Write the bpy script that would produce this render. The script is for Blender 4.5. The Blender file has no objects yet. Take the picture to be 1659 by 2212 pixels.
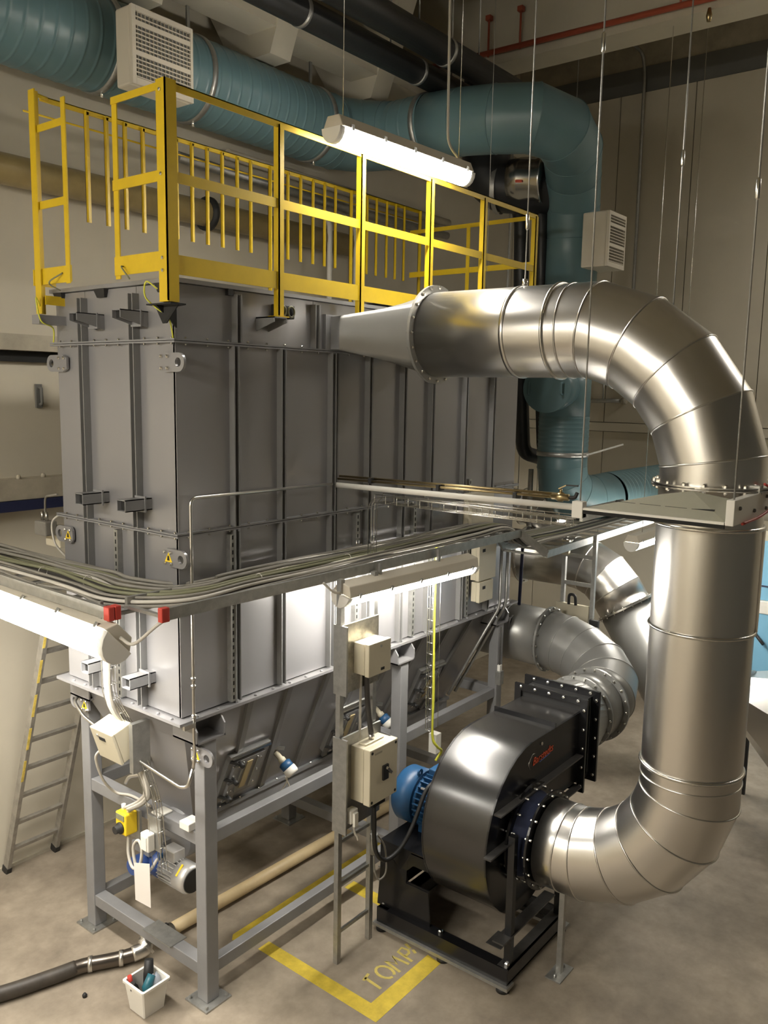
import bpy, math, random
from mathutils import Vector as V, Matrix
random.seed(7)
scn = bpy.context.scene
COL = scn.collection
PI = math.pi

# ------------------------------------------------------------------ camera, world, exposure
def look_basis(yaw, pitch, roll):
    f = V((math.cos(pitch)*math.cos(yaw), math.cos(pitch)*math.sin(yaw), -math.sin(pitch)))
    r = V((math.sin(yaw), -math.cos(yaw), 0)); u = r.cross(f)
    return r*math.cos(roll)+u*math.sin(roll), u*math.cos(roll)-r*math.sin(roll), f
cr, cu, cf = look_basis(0.6644, 0.1430, 0.0179)
cam = bpy.data.objects.new('camera', bpy.data.cameras.new('camera')); COL.objects.link(cam)
cam.matrix_world = Matrix(((cr.x, cu.x, -cf.x, -3.3047), (cr.y, cu.y, -cf.y, -4.2150), (cr.z, cu.z, -cf.z, 4.2), (0, 0, 0, 1)))
cam.data.sensor_fit = 'HORIZONTAL'; cam.data.sensor_width = 36.0; cam.data.lens = 1826.07/1659*36.0
cam.data.clip_start = 0.05; cam.data.clip_end = 100
scn.camera = cam
world = bpy.data.worlds.new('world'); scn.world = world; world.use_nodes = True
world.node_tree.nodes['Background'].inputs[0].default_value = (0.5, 0.6, 0.7, 1)
world.node_tree.nodes['Background'].inputs[1].default_value = 0.02
vs = scn.view_settings
vs.view_transform = 'Standard'; vs.look = 'None'; vs.gamma = 1.0; vs.use_curve_mapping = False
vs.exposure = 0.80
LAMP = 40.0
HALL = 68.0            # wide hall luminaires behind the viewpoint, and the added far wall fill
# emission of the fluorescent diffusers
TUBE_COL = (1.0, 0.95, 0.865)

# ------------------------------------------------------------------ materials
def mat(name, col, rough=0.5, metal=0.0, var=0.0, vscale=6.0, bump=0.0, bscale=60.0, emit=None, estr=0.0, alpha=1.0, rvar=0.0, spec=0.5, stretch=None, aniso=0.0, streak=None):
    m = bpy.data.materials.new(name); m.use_nodes = True
    nt = m.node_tree; b = nt.nodes['Principled BSDF']
    b.inputs['Base Color'].default_value = (*col, 1); b.inputs['Roughness'].default_value = rough
    b.inputs['Metallic'].default_value = metal; b.inputs['Specular IOR Level'].default_value = spec
    if aniso: b.inputs['Anisotropic'].default_value = aniso
    if emit:
        b.inputs['Emission Color'].default_value = (*emit, 1); b.inputs['Emission Strength'].default_value = estr
    if alpha < 1: b.inputs['Alpha'].default_value = alpha
    if var or bump or rvar:
        tc = nt.nodes.new('ShaderNodeTexCoord'); mp = nt.nodes.new('ShaderNodeMapping')
        nt.links.new(tc.outputs['Object'], mp.inputs[0])
        if stretch: mp.inputs['Scale'].default_value = stretch
    if var or rvar:
        n = nt.nodes.new('ShaderNodeTexNoise'); n.inputs['Scale'].default_value = vscale; n.inputs['Detail'].default_value = 6
        n.inputs['Roughness'].default_value = 0.65
        nt.links.new(mp.outputs[0], n.inputs['Vector'])
    if var:
        r = nt.nodes.new('ShaderNodeMapRange'); r.inputs[1].default_value = .3; r.inputs[2].default_value = .7
        r.inputs[3].default_value = 1-var; r.inputs[4].default_value = 1+var
        nt.links.new(n.outputs['Fac'], r.inputs[0])
        mx = nt.nodes.new('ShaderNodeVectorMath'); mx.operation = 'SCALE'; mx.inputs[0].default_value = col
        nt.links.new(r.outputs[0], mx.inputs['Scale']); nt.links.new(mx.outputs[0], b.inputs['Base Color'])
    if rvar:
        r2 = nt.nodes.new('ShaderNodeMapRange'); r2.inputs[1].default_value = .3; r2.inputs[2].default_value = .7
        r2.inputs[3].default_value = max(.02, rough-rvar); r2.inputs[4].default_value = rough+rvar
        nt.links.new(n.outputs['Fac'], r2.inputs[0]); nt.links.new(r2.outputs[0], b.inputs['Roughness'])
    if bump:
        n2 = nt.nodes.new('ShaderNodeTexNoise'); n2.inputs['Scale'].default_value = bscale; n2.inputs['Detail'].default_value = 3
        nt.links.new(mp.outputs[0], n2.inputs['Vector'])
        bp = nt.nodes.new('ShaderNodeBump'); bp.inputs['Strength'].default_value = bump; bp.inputs['Distance'].default_value = .01
        nt.links.new(n2.outputs['Fac'], bp.inputs['Height']); nt.links.new(bp.outputs[0], b.inputs['Normal'])
    return m
M = {}
def defmats():
    M['grey'] = mat('grey_paint', (.31, .306, .312), .29, .40)
    M['greyd'] = mat('grey_frame_paint', (.26, .26, .265), .42, .2, var=.07, vscale=5)
    M['rib'] = mat('rib_paint', (.23, .228, .225), .45, .2, var=.06)
    M['galv'] = mat('galvanised_sheet', (.68, .665, .635), .28, 1.0)
    M['galvd'] = mat('dull_galvanised', (.42, .42, .40), .46, .85, var=.14, vscale=18)
    M['zinc'] = mat('zinc_bright', (.75, .74, .70), .25, 1.0)
    M['steel'] = mat('stainless', (.66, .65, .63), .22, 1.0)
    M['painted_duct'] = mat('silver_grey_paint', (.33, .33, .315), .36, .45, var=.04, vscale=5)
    M['yellow'] = mat('yellow_paint', (.66, .455, .012), .42, 0, var=.05, vscale=9)
    M['blue'] = mat('teal_duct_paint', (.115, .20, .22), .36, 0, var=.05, vscale=3)
    M['motor_blue'] = mat('motor_blue', (.02, .085, .20), .38, 0, var=.05)
    M['black'] = mat('black_gloss_paint', (.010, .010, .011), .22, 0)
    M['blackgrey'] = mat('dusty_black_paint', (.05, .048, .046), .35, 0, var=.3, vscale=9)
    M['rubber'] = mat('black_rubber', (.018, .018, .018), .55)
    M['dkblue'] = mat('dark_blue_canvas', (.008, .014, .045), .75, 0, bump=.2)
    M['beige'] = mat('beige_enclosure', (.58, .53, .40), .42, 0, var=.03)
    M['white'] = mat('white_plastic', (.78, .76, .70), .4)
    M['lampbody'] = mat('lamp_housing', (.62, .57, .47), .45)
    M['glow'] = mat('lit_diffuser', (.9, .88, .82), .4, emit=TUBE_COL, estr=LAMP)
    M['hall'] = mat('lit_hall_diffuser', (.9, .88, .82), .4, emit=TUBE_COL, estr=HALL)
    M['far_fill'] = mat('far_wall_fill_glow', (.9, .88, .82), .4, emit=TUBE_COL, estr=HALL*.5)  # glow of the added fill that brightens the far wall
    M['fan_top'] = mat('dusty_black_gloss', (.020, .019, .018), .24, 0, var=.15, vscale=5, spec=.8)
    M['cream'] = mat('cream_wall_paint', (.55, .505, .405), .75, 0, var=.05, vscale=1.2, bump=.05, bscale=30)
    M['creamd'] = mat('dirty_cream_paint', (.40, .36, .28), .7, 0, var=.22, vscale=3)
    M['conc'] = mat('ceiling_concrete', (.56, .52, .42), .85, 0, var=.06, vscale=2)
    M['stripe'] = mat('grey_stripe_paint', (.13, .13, .12), .7, 0, var=.05)
    M['insul'] = mat('black_insulation', (.016, .017, .018), .45, 0, bump=.1, bscale=40)
    M['red'] = mat('red_plastic', (.50, .05, .035), .45)
    M['redpipe'] = mat('red_pipe_paint', (.38, .085, .045), .5)
    M['copper'] = mat('copper', (.55, .27, .17), .3, 1.0)
    M['brass'] = mat('brass', (.45, .36, .2), .3, 1.0)
    M['cab_g'] = mat('grey_cable', (.24, .225, .195), .55, 0, var=.15)
    M['cab_k'] = mat('black_cable', (.05, .046, .042), .45)
    M['cab_w'] = mat('white_cable', (.55, .52, .46), .45)
    M['cab_gn'] = mat('olive_cable', (.20, .20, .12), .5)
    M['cab_y'] = mat('yellow_green_cable', (.62, .62, .06), .45)
    M['ladder'] = mat('worn_aluminium', (.40, .38, .34), .5, .7, var=.2, vscale=12)
    M['ladder_y'] = mat('worn_yellow_print', (.62, .47, .10), .6, 0, var=.3, vscale=20)
    M['pvc'] = mat('yellowed_plastic_pipe', (.60, .47, .27), .5, 0, var=.1)
    M['hose'] = mat('rubber_hose', (.05, .042, .034), .5, 0, var=.3, vscale=10)
    M['mark'] = mat('yellow_floor_paint', (.60, .45, .045), .65, 0, var=.22, vscale=9)
    M['sticker'] = mat('warning_yellow', (.85, .60, .02), .5)
    M['ink'] = mat('black_ink', (.01, .01, .01), .6)
    M['logo'] = mat('logo_red', (.55, .07, .02), .5)
    M['logo_b'] = mat('logo_blue', (.06, .12, .35), .5)
    M['paper'] = mat('paper', (.72, .68, .64), .7)
    M['slate'] = mat('pale_green_panel', (.36, .355, .28), .55, 0, var=.08, vscale=4)
    M['void'] = mat('dark_opening_shade', (.012, .012, .011), .8)  # black for openings and dark parts, also for painted shade under the ledge
    M['skyblue'] = mat('light_blue_enamel', (.22, .48, .68), .3, 0)
    M['bluestrip'] = mat('dark_blue_strip', (.02, .025, .07), .5)
    M['teal_tool'] = mat('teal_tool', (.02, .12, .16), .4)
    M['film'] = mat('clear_film', (.6, .65, .75), .2, 0, alpha=.5)
    M['gm_blue'] = mat('gearbox_blue', (.03, .07, .24), .4)
    M['gm_grey'] = mat('motor_silver', (.55, .54, .52), .38, .5)
    M['brownwall'] = mat('ochre_pipe_paint', (.40, .31, .14), .35, 0, var=.12)
    M['glass'] = mat('sight_glass', (.45, .36, .2), .2)
    # concrete floor: stains and wear
    m = bpy.data.materials.new('concrete_floor'); m.use_nodes = True; nt = m.node_tree; b = nt.nodes['Principled BSDF']
    tc = nt.nodes.new('ShaderNodeTexCoord')
    def noise(s, d=6):
        n = nt.nodes.new('ShaderNodeTexNoise'); n.inputs['Scale'].default_value = s; n.inputs['Detail'].default_value = d
        n.inputs['Roughness'].default_value = .65; nt.links.new(tc.outputs['Object'], n.inputs['Vector']); return n
    n1 = noise(.9); n2 = noise(6)
    r1 = nt.nodes.new('ShaderNodeValToRGB'); nt.links.new(n1.outputs['Fac'], r1.inputs[0])
    e = r1.color_ramp.elements; e[0].position = .34; e[0].color = (.20, .165, .125, 1); e[1].position = .64; e[1].color = (.36, .305, .235, 1)
    r2 = nt.nodes.new('ShaderNodeMapRange'); r2.inputs[1].default_value = .3; r2.inputs[2].default_value = .7; r2.inputs[3].default_value = .82; r2.inputs[4].default_value = 1.14
    nt.links.new(n2.outputs['Fac'], r2.inputs[0])
    sc = nt.nodes.new('ShaderNodeVectorMath'); sc.operation = 'SCALE'
    nt.links.new(r1.outputs[0], sc.inputs[0]); nt.links.new(r2.outputs[0], sc.inputs['Scale']); nt.links.new(sc.outputs[0], b.inputs['Base Color'])
    b.inputs['Roughness'].default_value = .62; b.inputs['Specular IOR Level'].default_value = .35
    bp = nt.nodes.new('ShaderNodeBump'); bp.inputs['Strength'].default_value = .12; bp.inputs['Distance'].default_value = .004
    nt.links.new(n2.outputs['Fac'], bp.inputs['Height']); nt.links.new(bp.outputs[0], b.inputs['Normal'])
    M['floor'] = m
defmats()

# ------------------------------------------------------------------ mesh builder
def frame_of(d, up=None):
    d = V(d).normalized()
    up = V(up) if up is not None else (V((0, 0, 1)) if abs(d.z) < .95 else V((1, 0, 0)))
    s = d.cross(up).normalized(); t = s.cross(d).normalized()
    return d, s, t
class MB:
    def __init__(self): self.v = []; self.f = []; self.s = []
    def add(self, vs, fs, smooth=False):
        o = len(self.v); self.v += [V(p) for p in vs]
        for f in fs: self.f.append([i+o for i in f]); self.s.append(smooth)
        return self
    def box(self, x0, x1, y0, y1, z0, z1):
        p = [(x, y, z) for z in (z0, z1) for y in (y0, y1) for x in (x0, x1)]
        return self.add(p, [(0, 2, 3, 1), (4, 5, 7, 6), (0, 1, 5, 4), (2, 6, 7, 3), (0, 4, 6, 2), (1, 3, 7, 5)])
    def obox(self, c, a, b, d):           # centre and three half-axes
        c, a, b, d = V(c), V(a), V(b), V(d)
        p = [c+a*x+b*y+d*z for z in (-1, 1) for y in (-1, 1) for x in (-1, 1)]
        fs = [(0, 2, 3, 1), (4, 5, 7, 6), (0, 1, 5, 4), (2, 6, 7, 3), (0, 4, 6, 2), (1, 3, 7, 5)]
        if a.cross(b).dot(d) < 0: fs = [f[::-1] for f in fs]
        return self.add(p, fs)
    def bar(self, a, b, w, h, up=None):
        a, b = V(a), V(b); d, s, t = frame_of(b-a, up)
        return self.obox((a+b)/2, (b-a)/2, s*w/2, t*h/2)
    def prism(self, poly, vec):
        poly = [V(p) for p in poly]; vec = V(vec); n = len(poly)
        nrm = V((0, 0, 0))
        for i in range(n): nrm += poly[i].cross(poly[(i+1) % n])
        if nrm.dot(vec) < 0: poly = poly[::-1]
        fs = [list(range(n))[::-1], list(range(n, 2*n))]+[(i, (i+1) % n, (i+1) % n+n, i+n) for i in range(n)]
        return self.add(poly+[p+vec for p in poly], fs)
    def rings(self, rs, cap=(True, True), closed=False, smooth=True):
        n = len(rs[0]); vs = [p for r in rs for p in r]; fs = []
        m = len(rs); rng = m if closed else m-1
        for k in range(rng):
            a, b = k*n, ((k+1) % m)*n
            fs += [(a+i, a+(i+1) % n, b+(i+1) % n, b+i) for i in range(n)]
        self.add(vs, fs, smooth); o = len(self.v)-len(vs)
        if not closed:
            if cap[0]: self.f.append([o+i for i in range(n)][::-1]); self.s.append(False)
            if cap[1]: self.f.append([o+(m-1)*n+i for i in range(n)]); self.s.append(False)
        return self
    def tube(self, pts, r, n=10, closed=False, cap=(True, True)):
        return self.rings(tube_rings(pts, r, n, closed), cap, closed)
    def cyl(self, a, b, r, n=16, r2=None, cap=(True, True)):
        a, b = V(a), V(b); d, s, t = frame_of(b-a); r2 = r if r2 is None else r2
        ra = [a+(s*math.cos(q)+t*math.sin(q))*r for q in [2*PI*i/n for i in range(n)]]
        rb = [b+(s*math.cos(q)+t*math.sin(q))*r2 for q in [2*PI*i/n for i in range(n)]]
        return self.rings([ra, rb], cap) if frame_sign(ra, d) else self.rings([ra[::-1], rb[::-1]], cap)
    def lathe(self, a, d, prof, n=24, cap=(True, True), smooth=True):      # prof: (distance along d, radius)
        a = V(a); d, s, t = frame_of(d)
        rs = [[a+d*h+(s*math.cos(q)-t*math.sin(q))*r for q in [2*PI*i/n for i in range(n)]] for h, r in prof]
        if not frame_sign(rs[0], d): rs = [r[::-1] for r in rs]
        return self.rings(rs, cap, smooth=smooth)
    def annulus(self, c, d, r0, r1, th, n=32):
        c = V(c); d, s, t = frame_of(d)
        def rg(r, h): return [c+d*h+(s*math.cos(q)-t*math.sin(q))*r for q in [2*PI*i/n for i in range(n)]]
        rs = [rg(r0, -th/2), rg(r1, -th/2), rg(r1, th/2), rg(r0, th/2)]
        return self.rings(rs, closed=True, smooth=False)
    def bolts(self, ps, d, r=.012, h=.014):
        for p in ps: self.lathe(p, d, [(0, r), (h*.7, r), (h, r*.6)], 6, (False, True), smooth=False)
        return self
    def build(self, name, m, parent=None, kind=None, label=None, bevel=0):
        me = bpy.data.meshes.new(name); off = root_loc(parent)
        me.from_pydata([p-off for p in self.v], [], self.f); me.polygons.foreach_set('use_smooth', self.s); me.update()
        o = bpy.data.objects.new(name, me); COL.objects.link(o)
        me.materials.append(M[m] if isinstance(m, str) else m)
        if parent: o.parent = parent
        if kind: o['kind'] = kind
        if label: o['label'] = label
        if bevel:
            b = o.modifiers.new('bevel', 'BEVEL'); b.width = bevel; b.segments = 2; b.limit_method = 'ANGLE'
        return o
def sq_round(k, n, hw, hh):                     # point k of n round a rectangle, corners at the diagonals of the circle
    a = (8.0*k/n) % 8; q = lambda t: t
    if a < 1 or a >= 7: return hw, hh*(a if a < 1 else a-8)
    if a < 3: return hw*(2-a), hh
    if a < 5: return -hw, hh*(4-a)
    return hw*(a-6), -hh
def frame_sign(ring, d):
    n = len(ring); s = V((0, 0, 0)); c = sum(ring, V((0, 0, 0)))/n
    for i in range(n): s += (ring[i]-c).cross(ring[(i+1) % n]-c)
    return s.dot(V(d)) > 0
def root_loc(o):
    if not o: return V((0, 0, 0))
    while o.parent: o = o.parent
    return V(o.location)
def tube_rings(pts, r, n, closed=False):
    pts = [V(p) for p in pts]; m = len(pts); rr = r if isinstance(r, (list, tuple)) else [r]*m
    dirs = [(pts[(i+1) % m]-pts[i]).normalized() for i in range(m if closed else m-1)]
    d, s, t = frame_of(dirs[0]); out = []
    for i in range(m):
        if closed: a, b = dirs[i-1], dirs[i]
        else: a, b = dirs[max(i-1, 0)], dirs[min(i, m-2)]
        bis = (a+b).normalized() if (a+b).length > 1e-6 else a
        ax = a.cross(b)
        if i > 0 or closed:      # transport frame
            s = (s-b*s.dot(b)).normalized() if False else s
        k = []
        for q in [2*PI*j/n for j in range(n)]:
            off = (s*math.cos(q)-t*math.sin(q))
            off = off-a*off.dot(a)
            off = off.normalized()*rr[i]
            lam = off.dot(bis)/max(a.dot(bis), .2)      # slide along the incoming direction onto the mitre plane
            k.append(pts[i]+off-a*lam)
        out.append(k)
        s = (s-b*s.dot(b)).normalized(); t = s.cross(b).normalized()
    if not frame_sign(out[0], dirs[0]): out = [k[::-1] for k in out]
    return out
def smooth_path(ctrl, n=8):
    c = [V(p) for p in ctrl]; out = []
    P = [c[0]*2-c[1]]+c+[c[-1]*2-c[-2]]
    for i in range(1, len(P)-2):
        for k in range(n):
            t = k/n; a, b, cc, d = P[i-1], P[i], P[i+1], P[i+2]
            out.append(.5*((2*b)+(cc-a)*t+(2*a-5*b+4*cc-d)*t*t+(3*b-a-3*cc+d)*t**3))
    return out+[c[-1]]
def rounded(pts, r, n=4):                      # polyline with rounded corners
    pts = [V(p) for p in pts]; out = [pts[0]]
    for i in range(1, len(pts)-1):
        a = (pts[i-1]-pts[i]); b = (pts[i+1]-pts[i]); q = min(r, a.length*.45, b.length*.45)
        p0 = pts[i]+a.normalized()*q; p1 = pts[i]+b.normalized()*q
        for k in range(n+1):
            t = k/n; out.append(p0*(1-t)**2+pts[i]*2*t*(1-t)+p1*t*t)
    return out+[pts[-1]]
def elbow_pts(p, d0, d1, R, n):                # mitre points of an n-gore elbow whose tangent lines cross at p
    p, d0, d1 = V(p), V(d0).normalized(), V(d1).normalized(); th = d0.angle(d1); L = R*math.tan(th/2)
    s = p-d0*L; nrm = (d1-d0*d0.dot(d1)).normalized(); c = s+nrm*R
    out = [s]
    for k in range(n):
        a = (k+.5)*th/n; q = R/math.cos(th/(2*n))
        out.append(c-nrm*math.cos(a)*q+d0*math.sin(a)*q)
    return out+[p+d1*L]
def thing(name, label, cat, loc=(0, 0, 0), group=None, kind=None):
    o = bpy.data.objects.new(name, None); COL.objects.link(o); o.location = loc; o.empty_display_size = .1
    o['label'] = label; o['category'] = cat
    if group: o['group'] = group
    if kind: o['kind'] = kind
    return o
def tag(o, label, cat, group=None, kind=None):
    o['label'] = label; o['category'] = cat
    if group: o['group'] = group
    if kind: o['kind'] = kind
    return o
def struct(name, mb, m, parent=None):
    o = mb.build(name, m, parent)
    if not parent: o['kind'] = 'structure'
    return o
def B(*a): return MB().box(*a)
def shared(name, src, parent, offset):          # another piece with the same mesh
    o = src.copy(); COL.objects.link(o); o.parent = parent; o.location = V(src.location)+V(offset); return o
def gored_duct(parent, pts, r, m, seam='zinc', sr=.008, n=40, skip=(), part='duct_section'):
    rs = tube_rings(pts, r, n)
    for i in range(len(rs)-1):
        MB().rings([rs[i], rs[i+1]], (i == 0, i == len(rs)-2)).build(part, m, parent)
    for i in range(1, len(rs)-1):
        if i in skip: continue
        MB().tube(rs[i], sr, 5, closed=True).build('seam', seam, parent)
    return rs
def text_obj(name, s, size, loc, xdir, ydir, m, parent=None, extrude=.001, shear=0):
    c = bpy.data.curves.new(name, 'FONT'); c.body = s; c.size = size; c.extrude = extrude; c.shear = shear; c.align_x = 'CENTER'; c.align_y = 'CENTER'
    tmp = bpy.data.objects.new(name+'_curve', c); me = bpy.data.meshes.new_from_object(tmp)
    bpy.data.objects.remove(tmp); bpy.data.curves.remove(c); me.materials.clear(); me.materials.append(M[m])
    o = bpy.data.objects.new(name, me); COL.objects.link(o)
    x, y = V(xdir).normalized(), V(ydir).normalized(); z = x.cross(y)
    p = V(loc)-root_loc(parent)
    o.matrix_world = Matrix(((x.x, y.x, z.x, p.x), (x.y, y.y, z.y, p.y), (x.z, y.z, z.z, p.z), (0, 0, 0, 1)))
    if parent: o.parent = parent
    return o
# ================================================================== the room
YW, XW, ZC = 2.58, 8.5, 9.3
struct('floor', B(-7, XW, -9, YW, -.2, 0), 'floor')
wl = struct('wall_left', B(-7, XW+.2, YW, YW+.2, 0, ZC), 'cream')
wf = struct('wall_back', B(XW, XW+.2, -9, YW, 0, ZC), 'creamd')
for i in range(11):                                   # vertical wall panels with open joints, above and below the ledge
    y1 = YW-.02-1.04*i*1.0 if i else YW
    ya, yb = max(-9, 1.98-1.04*i), min(YW, 1.98+1.04-1.04*i)
    B(XW-.05, XW, ya+.006, yb-.006, 3.80, 8.28).build('wall_panel', 'cream', wf)
    B(XW-.05, XW, ya+.006, yb-.006, .0, 3.66).build('wall_panel', 'cream', wf)
B(XW-.09, XW, -9, YW, 3.67, 3.79).build('ledge', 'cream', wf)
B(XW-.03, XW, -9, YW, 8.29, 8.62).build('stripe', 'stripe', wf)
struct('wall_right', B(-7, XW+.2, -9.2, -9, 0, ZC), 'stripe')  # unseen wall, coloured dark so little light bounces onto the long filter face
struct('wall_front', B(-7.2, -7, -9.2, YW+.2, 0, ZC), 'cream')
ce = struct('ceiling', B(-7, XW, -9, YW, ZC, ZC+.2), 'conc')
for x in (-4.8, -3.35, -1.9, -.45, 1.0, 2.45, 3.9):   # ribs across the room with sloping haunches at the left wall
    mb = MB().prism([(x, -9, 8.2), (x, 1.3, 8.2), (x, 1.7, 7.21), (x, 2.2, 7.21), (x, YW, 7.8), (x, YW, ZC), (x, -9, ZC)], (.26, 0, 0))
    mb.build('ceiling_rib', 'conc', ce)
B(5.35, 5.75, -9, YW, 7.83, ZC).build('ceiling_beam', 'conc', ce)
B(-7, XW, 1.62, 1.98, 7.42, 7.75).build('ceiling_girder', 'conc', ce)
struct('trim_1', B(-7, 1.4, 2.44, YW, 4.47, 4.60), 'creamd')
tr2 = struct('trim_2', B(-7, 1.4, 2.42, YW, 3.25, 3.42), 'creamd')
struct('trim_3', B(-7, 1.4, 2.40, YW, 3.16, 3.245), 'bluestrip')
struct('ledge_shade', B(-7, 1.4, 2.53, YW, 4.38, 4.465), 'void')  # dark strip standing in for the shadow under the ledge
struct('baseboard_left', B(-7, 4.0, 2.56, YW, 0, .03), 'creamd')
t = thing('grab_handle', 'dark vertical grab handle on the recessed wall hatch left of filter', 'handle', (.57, 2.57, 4.1))
B(.545, .60, 2.555, 2.58, 4.0, 4.2).build('backplate', 'stripe', t)
MB().tube(rounded([(.575, 2.57, 4.17), (.575, 2.52, 4.17), (.575, 2.52, 4.03), (.575, 2.57, 4.03)], .02), .012, 8).build('grip', 'stripe', t)
for x in (.30, .52, .72): MB().lathe((x, 2.45, 3.42), (0, 0, 1), [(0, .02), (.02, .02), (.035, .012)], 8).build('bolt', 'creamd', tr2)

# wall pipe
t = thing('wall_pipe', 'ochre painted pipe running along the left wall behind yellow railing', 'pipe', (2, 2.42, 5.86))
MB().cyl((-7, 2.42, 5.86), (4.6, 2.42, 5.86), .12, 24).build('pipe_run', 'brownwall', t)
MB().lathe((2.28, 2.42, 5.86), (1, 0, 0), [(0, .12), (.005, .16), (.05, .16), (.055, .12)], 24, (False, False)).build('coupling', 'rubber', t)
t = thing('wall_pipe', 'thin grey pipe low on far left corner wall behind the pickets', 'pipe', (3.5, 2.45, 6.15))
MB().tube([(2.0, 2.47, 6.33), (4.4, 2.47, 6.28), (6.5, 2.47, 6.28)], .05, 12).build('pipe_run', 'galvd', t)
MB().tube([(2.6, 2.45, 6.48), (6.5, 2.45, 6.44)], .05, 12).build('pipe_run', 'creamd', t)
for i, (x, w) in enumerate(((3.95, .06), (4.40, .055))):
    o = MB().tube(rounded([(x, 2.3, 4.6), (x, 2.3, 6.05), (x, 2.5, 6.2)], .1), w/2, 12).build('standpipe', 'white', None)
    tag(o, ('white standpipe left of its twin behind the back railing', 'white standpipe nearer the corner behind the back railing')[i], 'pipe', 'white standpipes')
o = B(4.9, 5.3, 2.2, 2.55, 4.6, 5.25).build('wall_cabinet', 'rubber'); tag(o, 'dark squat cabinet in the far left corner behind railing', 'cabinet')

# ================================================================== fluorescent lamps
def lamp(a, b, label, group=None, drop=(0, 0, -1), w=.17, dep=.095, wires=(), part_group='fluorescent lamps', glow='glow'):
    a, b = V(a), V(b); d = (b-a).normalized(); dn = V(drop).normalized(); s = d.cross(dn).normalized()
    t = thing('fluorescent_lamp', label, 'lamp', a, part_group)
    def sec(p, hw0, hw1, h0, h1): return [p+s*hw0+dn*h0, p-s*hw0+dn*h0, p-s*hw1+dn*h1, p+s*hw1+dn*h1]
    MB().rings([sec(a+d*.02, w*.30, w*.5, -.075, 0), sec(b-d*.02, w*.30, w*.5, -.075, 0)] if frame_sign(sec(a, w*.3, w*.5, -.075, 0), d) else
               [sec(a+d*.02, w*.30, w*.5, -.075, 0)[::-1], sec(b-d*.02, w*.30, w*.5, -.075, 0)[::-1]], smooth=False).build('housing', 'lampbody', t, bevel=.006)
    q = [V(p) for p in ()]
    def arc(p, k=1.0): return [p+s*(w*.47*k*math.cos(x))+dn*(.004+dep*k*math.sin(x)) for x in [PI*i/8 for i in range(9)]]
    r0, r1 = arc(a+d*.05), arc(b-d*.05)
    if not frame_sign(r0, d): r0, r1 = r0[::-1], r1[::-1]
    MB().rings([r0, r1]).build('diffuser', glow, t)
    for p, q in ((a, a+d*.05), (b-d*.05, b)):
        e0, e1 = arc(p, 1.02), arc(q, 1.02)
        if not frame_sign(e0, d): e0, e1 = e0[::-1], e1[::-1]
        MB().rings([e0, e1]).build('end_cap', 'white', t)
    L = (b-a).length
    for k in range(5):
        c = a+d*(.12+(L-.24)*k/4)
        for sg in (-1, 1): MB().obox(c+s*sg*w*.5-dn*.005, d*.012, s*.006, dn*.018).build('clip', 'galvd', t)
    return t, a, b, d
l1, a, b, d = lamp((1.0, -.35, 5.885), (2.62, -.35, 5.915), 'lit fluorescent lamp hanging above the silver duct beside the yellow rail')
MB().tube(rounded([(2.56, -.16, 9.2), (2.56, -.2, 6.15), (2.57, -.33, 6.0), (2.6, -.35, 5.96)], .12), .011, 8).build('supply_cable', 'cab_w', l1)
MB().tube([(1.12, -.35, 9.2), (1.12, -.35, 5.94)], .003, 5).build('hanger_wire', 'zinc', l1)
MB().tube([(2.5, -.35, 9.2), (2.5, -.35, 5.96)], .003, 5).build('hanger_wire', 'zinc', l1)
l2, a, b, d = lamp((-.53, 1.72, 2.80), (-.53, -.13, 2.74), 'lit fluorescent lamp under the cable ladder at the left face', drop=(-.75, -.1, -.7), w=.24, dep=.13)
for y in (1.3, .75, .05):
    B(-.54, -.52, y-.012, y+.012, 2.80, 2.95).build('hanger_strap', 'galvd', l2)
MB().tube(smooth_path([(-.52, -.12, 2.76), (-.50, -.22, 2.74), (-.45, -.36, 2.86), (-.36, -.42, 2.93)], 6), .010, 8).build('supply_cable', 'cab_w', l2)
l3, a, b, d = lamp((1.0, -.47, 2.80), (2.70, -.47, 2.765), 'lit fluorescent lamp under the cable ladder in front of the hopper', drop=(0, .28, -1))
for x in (1.45, 2.2): B(x-.012, x+.012, -.475, -.455, 2.80, 2.95).build('hanger_strap', 'galvd', l3)
MB().tube(smooth_path([(1.0, -.47, 2.81), (.93, -.47, 2.83), (.86, -.44, 2.90)], 6), .009, 8).build('supply_cable', 'cab_w', l3)
l4, a, b, d = lamp((5.2, -.86, 2.66), (6.8, -.86, 2.66), 'lit fluorescent lamp under the cable ladder behind the tall riser', drop=(0, 0, -1))
for x in (5.5, 6.5): MB().tube([(x, -.86, 9.2), (x, -.86, 2.72)], .004, 5).build('hanger_wire', 'zinc', l4)
for i, (p, q) in enumerate((((-5.0, -2.3, 5.5), (-5.0, -.7, 5.5)), ((-5.0, -.1, 5.5), (-5.0, 1.5, 5.5)), ((7.2, -5.0, 7.4), (7.2, -3.4, 7.4)))):
    l5, a, b, d = lamp(p, q, ('lit hall lamp on the left behind the viewpoint, nearer one', 'lit hall lamp on the left behind the viewpoint, farther one', 'added fill lamp brightening the far wall, out of view at right')[i], w=.4, part_group='hall lamps', glow='far_fill' if i == 2 else 'hall')  # the third one is an added fill for the far wall
    for c in (a+d*.2, b-d*.2): MB().tube([c, (c.x, c.y, 9.2)], .004, 5).build('hanger_wire', 'zinc', l5)

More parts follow.
